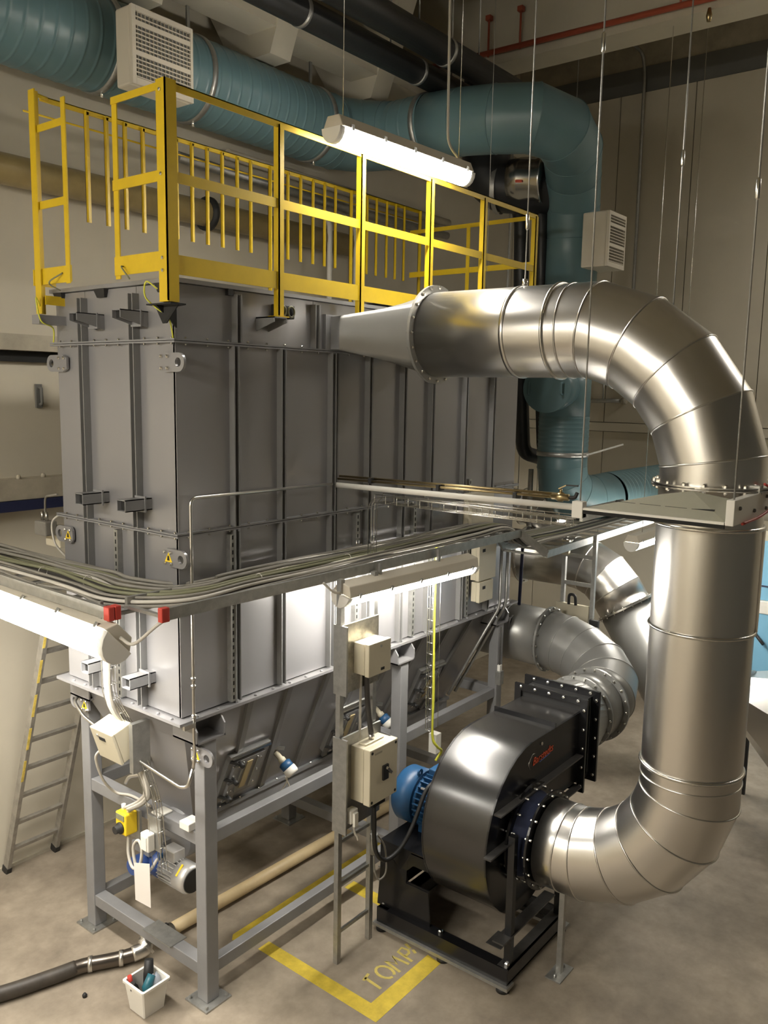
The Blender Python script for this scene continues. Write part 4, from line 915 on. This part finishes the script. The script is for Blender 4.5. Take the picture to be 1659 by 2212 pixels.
for i, (p, q, lb) in enumerate((((1.42, -2.02, 9.2), (1.42, -2.02, 3.53), 'thin suspension rod holding the left corner of the hung panel'), ((1.42, -2.91, 9.2), (1.42, -2.91, 3.50), 'thin suspension rod holding the white profile at right'), ((X0, -1.26, 9.2), (X0, -1.26, fz+R0+.04), 'thin suspension rod carrying the band of the silver duct'), ((2.7, -2.05, 9.2), (2.7, -2.05, 3.4), 'thin suspension rod hanging behind the silver duct elbow'), ((3.5, -.025, 9.2), (3.5, -.025, 5.13), 'thin wire hanging beside the far yellow railing posts'))):
    t = thing('suspension_rod', lb, 'rod', q, 'suspension rods')
    MB().cyl(p, q, .0055 if i != 4 else .003, 6).build('rod', 'galvd', t)
    zm = (6.1, 5.2, 5.3, 5.75, 0)[i]
    if zm: MB().lathe((p[0], p[1], zm), (0, 0, 1), [(0, .006), (.01, .012), (.10, .012), (.11, .006)], 10).build('turnbuckle', 'zinc', t)
o = MB().cyl((3.35, -.18, 5.06), (3.55, -.24, 5.07), .017, 14).build('copper_stub', 'copper'); tag(o, 'short copper pipe stub poking out above the silver duct', 'pipe')
# ================================================================== switch stand
st = thing('cable_ladder_stand', 'upright galvanised cable ladder stand carrying the two beige boxes', 'stand', (1.2, -.46, 0))
for x in (1.02, 1.39): B(x-.02, x+.02, -.48, -.44, 0, 2.90 if x < 1.2 else 2.9).build('upright', 'galvd', st)
for z in (.24, .62, .95, 1.22, 1.95, 2.16, 2.55): B(1.02, 1.39, -.47, -.45, z-.012, z+.012).build('rung', 'galvd', st)
B(.985, 1.00, -.55, -.43, 2.08, 2.58).build('back_plate_edge', 'galvd', st); B(.99, 1.40, -.50, -.485, 2.08, 2.58).build('back_plate', mat('worn_zinc_plate', (.42, .40, .34), .4, .8, var=.6, vscale=7), st)
B(.985, 1.00, -.56, -.43, 1.05, 1.76).build('back_plate_edge', 'galvd', st); B(.99, 1.44, -.505, -.49, 1.05, 1.76).build('back_plate', 'galvd', st)
t = thing('junction_box', 'small beige junction box on upper plate of the switch stand', 'box', (1.27, -.6, 2.2))
B(1.12, 1.36, -.60, -.50, 2.21, 2.44).build('body', 'beige', t, bevel=.006); B(1.115, 1.365, -.645, -.605, 2.205, 2.445).build('cover', 'beige', t, bevel=.006)
B(1.25, 1.29, -.647, -.645, 2.23, 2.25).build('label_plate', 'ink', t); MB().lathe((1.25, -.645, 2.41), (0, -1, 0), [(0, .01), (.004, .01)], 10).build('lock', 'galvd', t)
t = thing('switch_box', 'large beige isolator switch box on the stand by the fan', 'switch', (1.27, -.6, 1.25))
B(1.10, 1.41, -.62, -.50, 1.27, 1.68).build('body', 'beige', t, bevel=.006); B(1.095, 1.415, -.685, -.625, 1.265, 1.685).build('cover', 'beige', t, bevel=.006)
MB().box(1.15, 1.36, -.60, -.53, 1.68, 1.692).build('gland_plate', 'beige', t, bevel=.004)
for x in (1.12, 1.39):
    for z in (1.29, 1.66): MB().lathe((x, -.685, z), (0, -1, 0), [(0, .011), (.003, .011)], 10).build('screw', 'ink', t)
sw = B(1.235, 1.295, -.70, -.685, 1.42, 1.53).build('switch_plate', 'rubber', t); MB().bar((1.25, -.72, 1.52), (1.29, -.725, 1.475), .02, .02).build('switch_lever', 'zinc', sw)
B(1.15, 1.23, -.687, -.685, 1.635, 1.65).build('label_plate', 'creamd', t); MB().cyl((1.26, -.56, 1.69), (1.26, -.56, 1.73), .022, 12).build('gland', 'galv', t)
B(1.22, 1.36, -.62, -.52, 1.19, 1.27).build('cable_entry', 'rubber', t)
o = MB().tube(smooth_path([(1.26, -.56, 1.72), (1.25, -.53, 1.95), (1.24, -.52, 2.21)], 8), .02, 10).build('power_cable', 'cab_k'); tag(o, 'thick black cable between the two beige boxes of the stand', 'cable')
o = MB().tube([(1.20, -.50, 1.70), (1.205, -.50, 2.21)], .010, 8).build('white_cable', 'cab_w'); tag(o, 'thin pale cable rising behind the switch box of the stand', 'cable')
t = thing('socket_box', 'small white socket box below the beige switch box', 'socket', (1.06, -.55, 1.1))
B(1.03, 1.11, -.57, -.51, 1.12, 1.22).build('body', 'white', t, bevel=.006); B(1.05, 1.09, -.59, -.57, 1.10, 1.20).build('rocker', 'white', t); MB().tube(smooth_path([(1.07, -.56, 1.10), (1.075, -.57, 1.04), (1.09, -.58, 1.01), (1.10, -.58, .98)], 5), .008, 6).build('cable', 'cab_w', t)
t = thing('cable_plug', 'grey plug with looped wire on the right upright of the stand', 'plug', (1.39, -.49, .6))
MB().cyl((1.385, -.50, .72), (1.385, -.50, .88), .03, 12).build('body', 'galvd', t); MB().tube(smooth_path([(1.40, -.51, .88), (1.47, -.54, .75), (1.48, -.55, .55), (1.42, -.53, .50), (1.39, -.51, .58), (1.39, -.50, .70)], 6), .007, 6).build('wire', 'cab_g', t)
o = MB().box(2.72, 2.80, -.14, -.06, .95, 1.13).build('white_holder', 'white'); tag(o, 'small white plastic holder above the blue motor by middle leg', 'holder')
# enclosures on the far end of the long face
for i, (x0, x1, z0, z1, lb) in enumerate(((3.36, 3.66, 2.44, 2.78, 'beige terminal box under the far end of the cable ladder'), (3.38, 3.62, 2.23, 2.42, 'small beige box below the terminal box at filter far end'), (3.20, 3.58, 2.93, 3.28, 'flat beige cabinet above the cable ladder at filter far end'))):
    t = thing('terminal_box', lb, 'box', (x0, -.1, z0)); B(x0, x1, -.10, -.045, z0, z1).build('body', 'beige', t, bevel=.005); B(x0-.004, x1+.004, -.14, -.103, z0-.004, z1+.004).build('cover', 'beige', t, bevel=.005)
    B(x0+.05, x0+.10, -.142, -.14, z1-.07, z1-.04).build('label_plate', 'ink', t)
# conduits at the far leg
for i, (x, s) in enumerate(((3.80, 0), (3.92, 1))):
    o = MB().tube(rounded([(x, -.12, 2.7), (x, -.12, 2.10), (x-.05, -.05, 1.95), (x-.42, .18, 1.25)], .08), .016, 8).build('conduit', 'galvd'); tag(o, ('pale conduit bending at the far leg, left of two', 'pale conduit bending at the far leg, right of two')[i], 'conduit', 'far leg conduits')
t = thing('indicator_unit', 'small hanging sensor unit with white top by the far leg', 'sensor', (3.78, -.15, 1.4)); B(3.74, 3.81, -.19, -.13, 1.33, 1.47).build('body', 'galvd', t, bevel=.005); B(3.755, 3.795, -.175, -.145, 1.47, 1.53).build('cap', 'white', t); MB().tube(smooth_path([(3.775, -.16, 1.53), (3.79, -.15, 1.7), (3.83, -.13, 1.9)], 5), .008, 6).build('cable', 'cab_k', t)
# ladder rack and equipment between the ducts in the background
t = thing('cable_ladder_stand', 'short hung cable ladder between the background ducts', 'stand', (4.9, -.45, 1.9))
for y in (-.26, -.60): B(4.88, 4.92, y-.02, y+.02, 1.85, 2.75).build('upright', 'galvd', t)
for z in (1.95, 2.2, 2.5): B(4.89, 4.91, -.60, -.26, z-.02, z+.02).build('rung', 'galvd', t)
B(4.86, 4.90, -.58, -.20, 1.72, 1.98).build('equipment_box', 'beige', t, bevel=.006); MB().tube(smooth_path([(4.84, -.36, 1.98), (4.83, -.37, 2.08), (4.83, -.43, 2.08), (4.84, -.44, 1.98)], 5), .016, 8).build('black_hoop', 'rubber', t); B(4.84, 4.88, -.70, -.60, 1.70, 1.85).build('plug', 'rubber', t); B(4.86, 4.90, -.32, -.24, 2.50, 2.66).build('sensor_box', 'beige', t)
o = MB().cyl((4.45, .02, 1.98), (4.5, .03, 2.75), .018, 8).build('blue_hose', 'bluestrip'); tag(o, 'dark blue hose hanging from the cable ladder behind the filter', 'hose')
o = MB().cyl((5.2, .35, 2.7), (5.2, .35, 3.35), .03, 8).build('grey_stand_pipe', 'galvd'); tag(o, 'grey upright pipe below the teal duct elbow', 'pipe')

# ================================================================== equipment at the filter end
t = thing('control_box', 'beige control box with key panel hung at the filter end hopper', 'box', (-.1, .6, 1.7))
v0 = V((-.08, .60, 1.81)); ux = V((0, -1, 0)); uz = V((-.30, 0, .95)).normalized(); un = ux.cross(uz)
un = V((-.95, 0, -.30)).normalized()
MB().obox(v0, ux*.125, uz*.12, un*.07).build('body', 'beige', t, bevel=.006); MB().obox(v0+un*.083, ux*.128, uz*.123, un*.011).build('cover', 'beige', t, bevel=.005)
MB().obox(v0+un*.095+uz*.055-ux*.01, ux*.035, uz*.014, un*.002).build('key_panel', 'rubber', t); MB().lathe(v0+un*.094+uz*.075-ux*.055, un, [(0, .01), (.006, .01)], 10).build('lock', 'zinc', t)
for k in range(3):
    c = v0-uz*.12+ux*(-.05+.05*k); MB().cyl(c, c-uz*.04, .016, 10).build('gland', 'rubber', t)
B(-.08, .06, .42, .46, 1.60, 1.95).build('mounting_plate', 'galvd', t)
t = thing('isolator_switch', 'yellow isolator switch with black knob at the filter end', 'switch', (.0, .68, 1.1))
B(-.03, .07, .60, .72, 1.06, 1.22).build('body', 'sticker', t, bevel=.01); B(-.035, -.03, .615, .705, 1.17, 1.21).build('label_plate', 'cab_gn', t); MB().lathe((-.03, .66, 1.11), (-1, 0, 0), [(0, .042), (.012, .042), (.012, .03), (.05, .028)], 18).build('knob', 'rubber', t); B(.07, .09, .58, .74, 1.0, 1.22).build('mounting_plate', 'galvd', t)
for y in (.63, .69): MB().cyl((.02, y, 1.22), (.02, y, 1.26), .016, 10).build('gland', 'white', t)
t = thing('small_switch_box', 'small white switch box above the gear motor', 'switch', (.02, .38, 1.0)); B(-.02, .04, .36, .45, 1.02, 1.15).build('body', 'white', t, bevel=.01); B(-.026, -.02, .375, .435, 1.035, 1.13).build('cover', 'white', t); B(.04, .05, .30, .44, 1.02, 1.26).build('mounting_plate', 'galvd', t)
# gear motor under the hopper end
gm = thing('gear_motor', 'silver gear motor with blue gearbox below the hopper end', 'motor', (.25, .4, .8))
MB().lathe((.22, .66, .78), (0, -1, 0), [(0, .07), (.02, .10), (.16, .10), (.18, .07)], 24).build('gearbox', 'gm_blue', gm)
MB().lathe((.02, .62, .80), (1, 0, 0), [(0, .055), (.015, .066), (.10, .066), (.12, .05), (.24, .05)], 20).build('gearbox_cover', 'gm_blue', gm)
MB().lathe((.22, .48, .78), (0, -1, 0), [(0, .085), (.18, .085), (.18, .105), (.27, .105), (.30, .09)], 28).build('motor_body', 'gm_grey', gm)
for k in range(24):
    a = 2*PI*k/24; MB().obox((.22+math.cos(a)*.092, .385, .78+math.sin(a)*.092), (math.cos(a)*.012, 0, math.sin(a)*.012), (0, .08, 0), (-math.sin(a)*.003, 0, math.cos(a)*.003)).build('cooling_fin', 'gm_grey', gm)
MB().lathe((.22, .179, .78), (0, -1, 0), [(0, .085), (.004, .085)], 24).build('fan_grille', 'rubber', gm)
B(.17, .27, .33, .46, .87, .95).build('terminal_box', 'gm_grey', gm, bevel=.006); MB().obox((.155, .25, .86), (.03, 0, .03), (0, .008, 0), (.002, 0, -.002)).build('yellow_label', 'sticker', gm); MB().cyl((.17, .44, .90), (.13, .46, .89), .018, 12).build('gland', 'motor_blue', gm)
B(.12, .32, .55, .75, .86, .92).build('mount_flange', 'greyd', gm)
o = MB().tube(smooth_path([(.02, .64, 1.05), (.0, .62, .92), (-.01, .56, .84), (-.01, .48, .88), (0, .46, 1.0), (0, .50, 1.06), (0, .56, .98), (.0, .52, .84), (.05, .46, .82), (.13, .46, .88)], 8), .011, 8).build('motor_cable', 'cab_w'); tag(o, 'pale cable coiled above the gear motor', 'cable')
o = MB().prism([(-.03, .515, .90), (-.03, .335, .96), (-.035, .325, .64), (-.035, .50, .63)], (.003, 0, 0)).build('paper_tag', 'paper'); tag(o, 'hanging white paper sheet tied to the gear motor', 'paper')
for i, (y, w) in enumerate(((.42, .10), (.11, .10))):
    o = B(.09, .20, y-.05, y+.05, 1.236, 1.25 if i == 0 else 1.29).build('white_tray', 'white', bevel=.005); tag(o, ('flat white plastic lid on the upper end beam', 'white plastic box on the upper end beam beside near leg')[i], 'box')
o = MB().tube(smooth_path([(-.06, .72, 1.66), (-.08, .80, 1.66), (-.08, .86, 1.58), (.0, .90, 1.38), (.10, .90, 1.25), (.14, .78, 1.25), (.14, .62, 1.25), (.12, .52, 1.26)], 6), .010, 8).build('cable', 'cab_w'); tag(o, 'pale cable looping from control box down to the upper beam', 'cable')
t = thing('drain_elbow', 'small metal hose elbow behind the upper end beam', 'fitting', (.3, .85, 1.4)); MB().tube(smooth_path([(.25, .68, 1.62), (.25, .70, 1.50), (.24, .70, 1.44), (.20, .74, 1.40), (.18, .84, 1.36), (.17, .88, 1.30)], 6), .014, 8).build('hose', 'galv', t)
t = thing('air_unit', 'pale pneumatic unit with fittings beside the left filter edge', 'valve', (.3, 1.6, 3.0)); B(.2, .42, 1.7, 1.9, 2.95, 3.10).build('body', 'beige', t, bevel=.01); B(.10, .2, 1.72, 1.88, 3.05, 3.16).build('head', 'cab_g', t, bevel=.01)
for y in (1.78, 1.84): MB().cyl((.15, y, 3.16), (.15, y, 3.23), .014, 8).build('fitting', 'zinc', t)
MB().tube(smooth_path([(.15, 1.8, 3.22), (.1, 1.7, 3.35), (.0, 1.45, 3.40), (-.02, 1.33, 3.42)], 6), .008, 6).build('tube', 'cab_g', t); MB().tube(smooth_path([(.02, 1.35, 3.28), (.0, 1.45, 3.2), (.0, 1.42, 3.05), (.05, 1.36, 2.95)], 6), .008, 6).build('tube', 'cab_w', t)

# ================================================================== aluminium ladder at the left wall
la = thing('ladder', 'worn aluminium ladder with yellow print leaning at the left wall', 'ladder', (.3, 2.5, 0))
b0, b1 = V((.075, 2.52, .02)), V((.53, 2.52, .02)); up = V((.02, -.31, 1)).normalized()
for i, b_ in enumerate((b0, b1)):
    o = MB().bar(b_, b_+up*2.72, .035, .07, (0, 1, .2)).build('stile', 'ladder', la); MB().bar(b_-up*.02, b_+up*.04, .045, .08, (0, 1, .2)).build('foot', 'rubber', la)
    if i == 0:
        for k in range(5): MB().bar(b0+up*(.95+.32*k)+V((-.012, -.036, 0)), b0+up*(1.16+.32*k)+V((-.012, -.036, 0)), .022, .004, (0, 1, .2)).build('print', 'ladder_y', o)
for k in range(9): MB().bar(b0+up*(.22+.28*k), b1+up*(.22+.28*k), .032, .032, up).build('rung', 'ladder', la)

# ================================================================== floor pipes, hose, bucket, paint
t = thing('floor_pipe', 'yellowed plastic pipe lying under the filter', 'pipe', (.45, .68, .06))
MB().cyl((.42, .70, .075), (3.3, .62, .075), .05, 18).build('pipe_run', 'pvc', t); MB().cyl((.30, .70, .075), (.42, .70, .075), .056, 18).build('coupling', 'galv', t); MB().bar((.33, .62, .06), (.33, .64, .20), .03, .012).build('valve_lever', 'rubber', t)
t = thing('suction_hose', 'dark rubber hose on the floor ending at a steel elbow', 'hose', (-.2, .9, .05))
MB().tube(smooth_path([(-2.2, 1.75, .06), (-1.3, 1.32, .06), (-.78, 1.06, .06), (-.45, .94, .06), (-.28, .89, .06)], 8), .052, 14).build('hose', 'hose', t)
MB().tube(smooth_path([(-.30, .895, .06), (-.22, .865, .06), (-.12, .80, .06), (-.02, .74, .06), (.08, .68, .07)], 6), .050, 16).build('steel_tube', mat('dark_steel', (.16, .14, .12), .28, .9), t)
for p, d in (((-.20, .855, .06), (.8, -.6, 0)), ((-.02, .74, .06), (.8, -.6, 0))):
    MB().lathe(p, d, [(0, .052), (0, .056), (.03, .056), (.03, .052)], 18, (False, False)).build('clamp', 'galv', t)
MB().tube(smooth_path([(.06, .69, .07), (.14, .66, .085), (.17, .68, .12), (.20, .70, .14)], 5), .055, 18).build('elbow', 'galv', t); MB().annulus((.16, .66, .10), (.8, -.1, .5), .05, .075, .02, 24).build('elbow_flange', 'galv', t)
t = thing('bucket', 'square white bucket with tools on the floor by near leg', 'bucket', (-.15, .2, 0)); c = V((-.145, .24, 0))
def sq(z, h, ro=.03): return [c+V((x*h, y*h, z)) for x, y in ((-1, -.91), (-.91, -1), (.91, -1), (1, -.91), (1, .91), (.91, 1), (-.91, 1), (-1, .91))]
ro = math.radians(2)
MB().rings([sq(0, .083), sq(.20, .105), sq(.20, .115), sq(.215, .115), sq(.215, .098), sq(.015, .078)], smooth=False).build('shell', 'white', t)
MB().tube([c+V((.11, -.11, .19)), c+V((.13, 0, .12)), c+V((.11, .11, .19))], .004, 6).build('handle', 'galv', t)
def tool(name, label, mb, m, cat='tool'): tag(mb.build(name, m), label, cat, 'tools in the bucket')
tool('power_tool', 'black tool handle sticking up out of the bucket', MB().tube([c+V((.02, .02, .04)), c+V((.04, .03, .22)), c+V((.06, .05, .30))], [.03, .035, .03], 12), 'rubber')
tool('battery_tool', 'teal tool body lying in the white bucket', MB().tube([c+V((.0, -.03, .05)), c+V((-.02, -.035, .18)), c+V((.03, -.02, .235))], [.03, .034, .028], 12), 'teal_tool')
tool('screwdriver', 'red handled screwdriver standing in the bucket corner', MB().tube([c+V((-.05, .04, .05)), c+V((-.07, .075, .19)), c+V((-.075, .085, .235))], [.006, .014, .016], 10), 'red')
tool('spray_can', 'dark can with white cap inside the bucket', MB().lathe(c+V((-.04, .02, .03)), (-.25, .1, 1), [(0, .028), (.15, .028), (.165, .02), (.185, .02)], 16), 'ink', 'can')
tool('plastic_bag', 'crumpled clear plastic bag in the bucket', MB().rings([[c+V((.05+math.cos(a)*r*1.1, -.03+math.sin(a)*r, z+.012*math.sin(3*a))) for a in [2*PI*k/12 for k in range(12)]] for z, r in ((.06, .03), (.14, .042), (.20, .036), (.23, .012))]), 'film', 'bag')
o = MB().lathe((-.36, .65, 0), (0, 0, 1), [(0, .015), (.015, .018), (.03, .008)], 10).build('rubber_plug', 'rubber'); tag(o, 'small black plug lying on the floor near the hose', 'plug')
# painted lines and lettering on the floor
def paint(poly, name, label, m='mark'): o = MB().prism([(x, y, .0) for x, y in poly], (0, 0, .0012)).build(name, m); return tag(o, label, 'floor marking', 'yellow floor markings')
paint([(.74, .28), (.70, .33), (.75, .375), (3.4, .365), (3.4, .28)], 'floor_line', 'long yellow line painted under the filter')
paint([(.755, .10), (.87, .10), (.855, -.92), (.735, -1.06)], 'floor_line', 'yellow line from under the filter to the painted corner')
paint([(.735, -1.06), (.855, -.92), (1.52, -.93), (1.50, -1.06)], 'floor_line', 'yellow line from the painted corner to the fan base')
paint([(1.78, .12), (1.90, .12), (1.88, -.40), (1.76, -.40)], 'floor_line', 'short yellow line beside the fan pedestal')
lt = thing('floor_lettering', 'hand painted yellow letters TOMPA on the concrete floor', 'lettering', (1.2, -.8, 0))
def stroke(pts, w=.022):
    pts = [V((x, y, .0)) for x, y in pts]; Ls, Rs = [], []
    for i, p in enumerate(pts):
        d = (pts[min(i+1, len(pts)-1)]-pts[max(i-1, 0)]).normalized(); q = V((-d.y, d.x, 0))*w/2
        Ls.append(p+q); Rs.append(p-q)
    mb = MB(); n_ = len(pts); up_ = V((0, 0, .0016))
    mb.add([p+up_ for p in Ls]+[p+up_ for p in Rs]+Ls+Rs, [(i, i+n_, i+1+n_, i+1) for i in range(n_-1)]+[(i, i+1, i+1+2*n_, i+2*n_) for i in range(n_-1)]+[(i+n_, i+3*n_, i+1+3*n_, i+1+n_) for i in range(n_-1)])
    return mb.build('letter_stroke', mat_mark, lt)
mat_mark = mat('pale_yellow_paint', (.58, .47, .12), .65, 0, var=.2, vscale=14)
def LT(x, y, pts): stroke([(x+a_*1.0, y+b_) for a_, b_ in pts])
y0 = -.885
LT(1.01, y0, [(.0, .0), (.015, .16)]); LT(.965, y0, [(.03, .15), (.11, .166)])
LT(1.11, y0, [(.055+.055*math.cos(q), .085+.075*math.sin(q)) for q in [2*PI*k/14-1.2 for k in range(14)]])
LT(1.235, y0, [(.0, .0), (.025, .155), (.055, .07), (.10, .15), (.11, -.0)])
LT(1.385, y0, [(.0, .0), (.02, .15), (.075, .155), (.085, .10), (.06, .075), (.012, .075)])
LT(1.475, y0, [(.0, .035), (.02, .075)]); LT(1.475, y0, [(.02, .10), (.04, .16)])
# light stains where older lines were
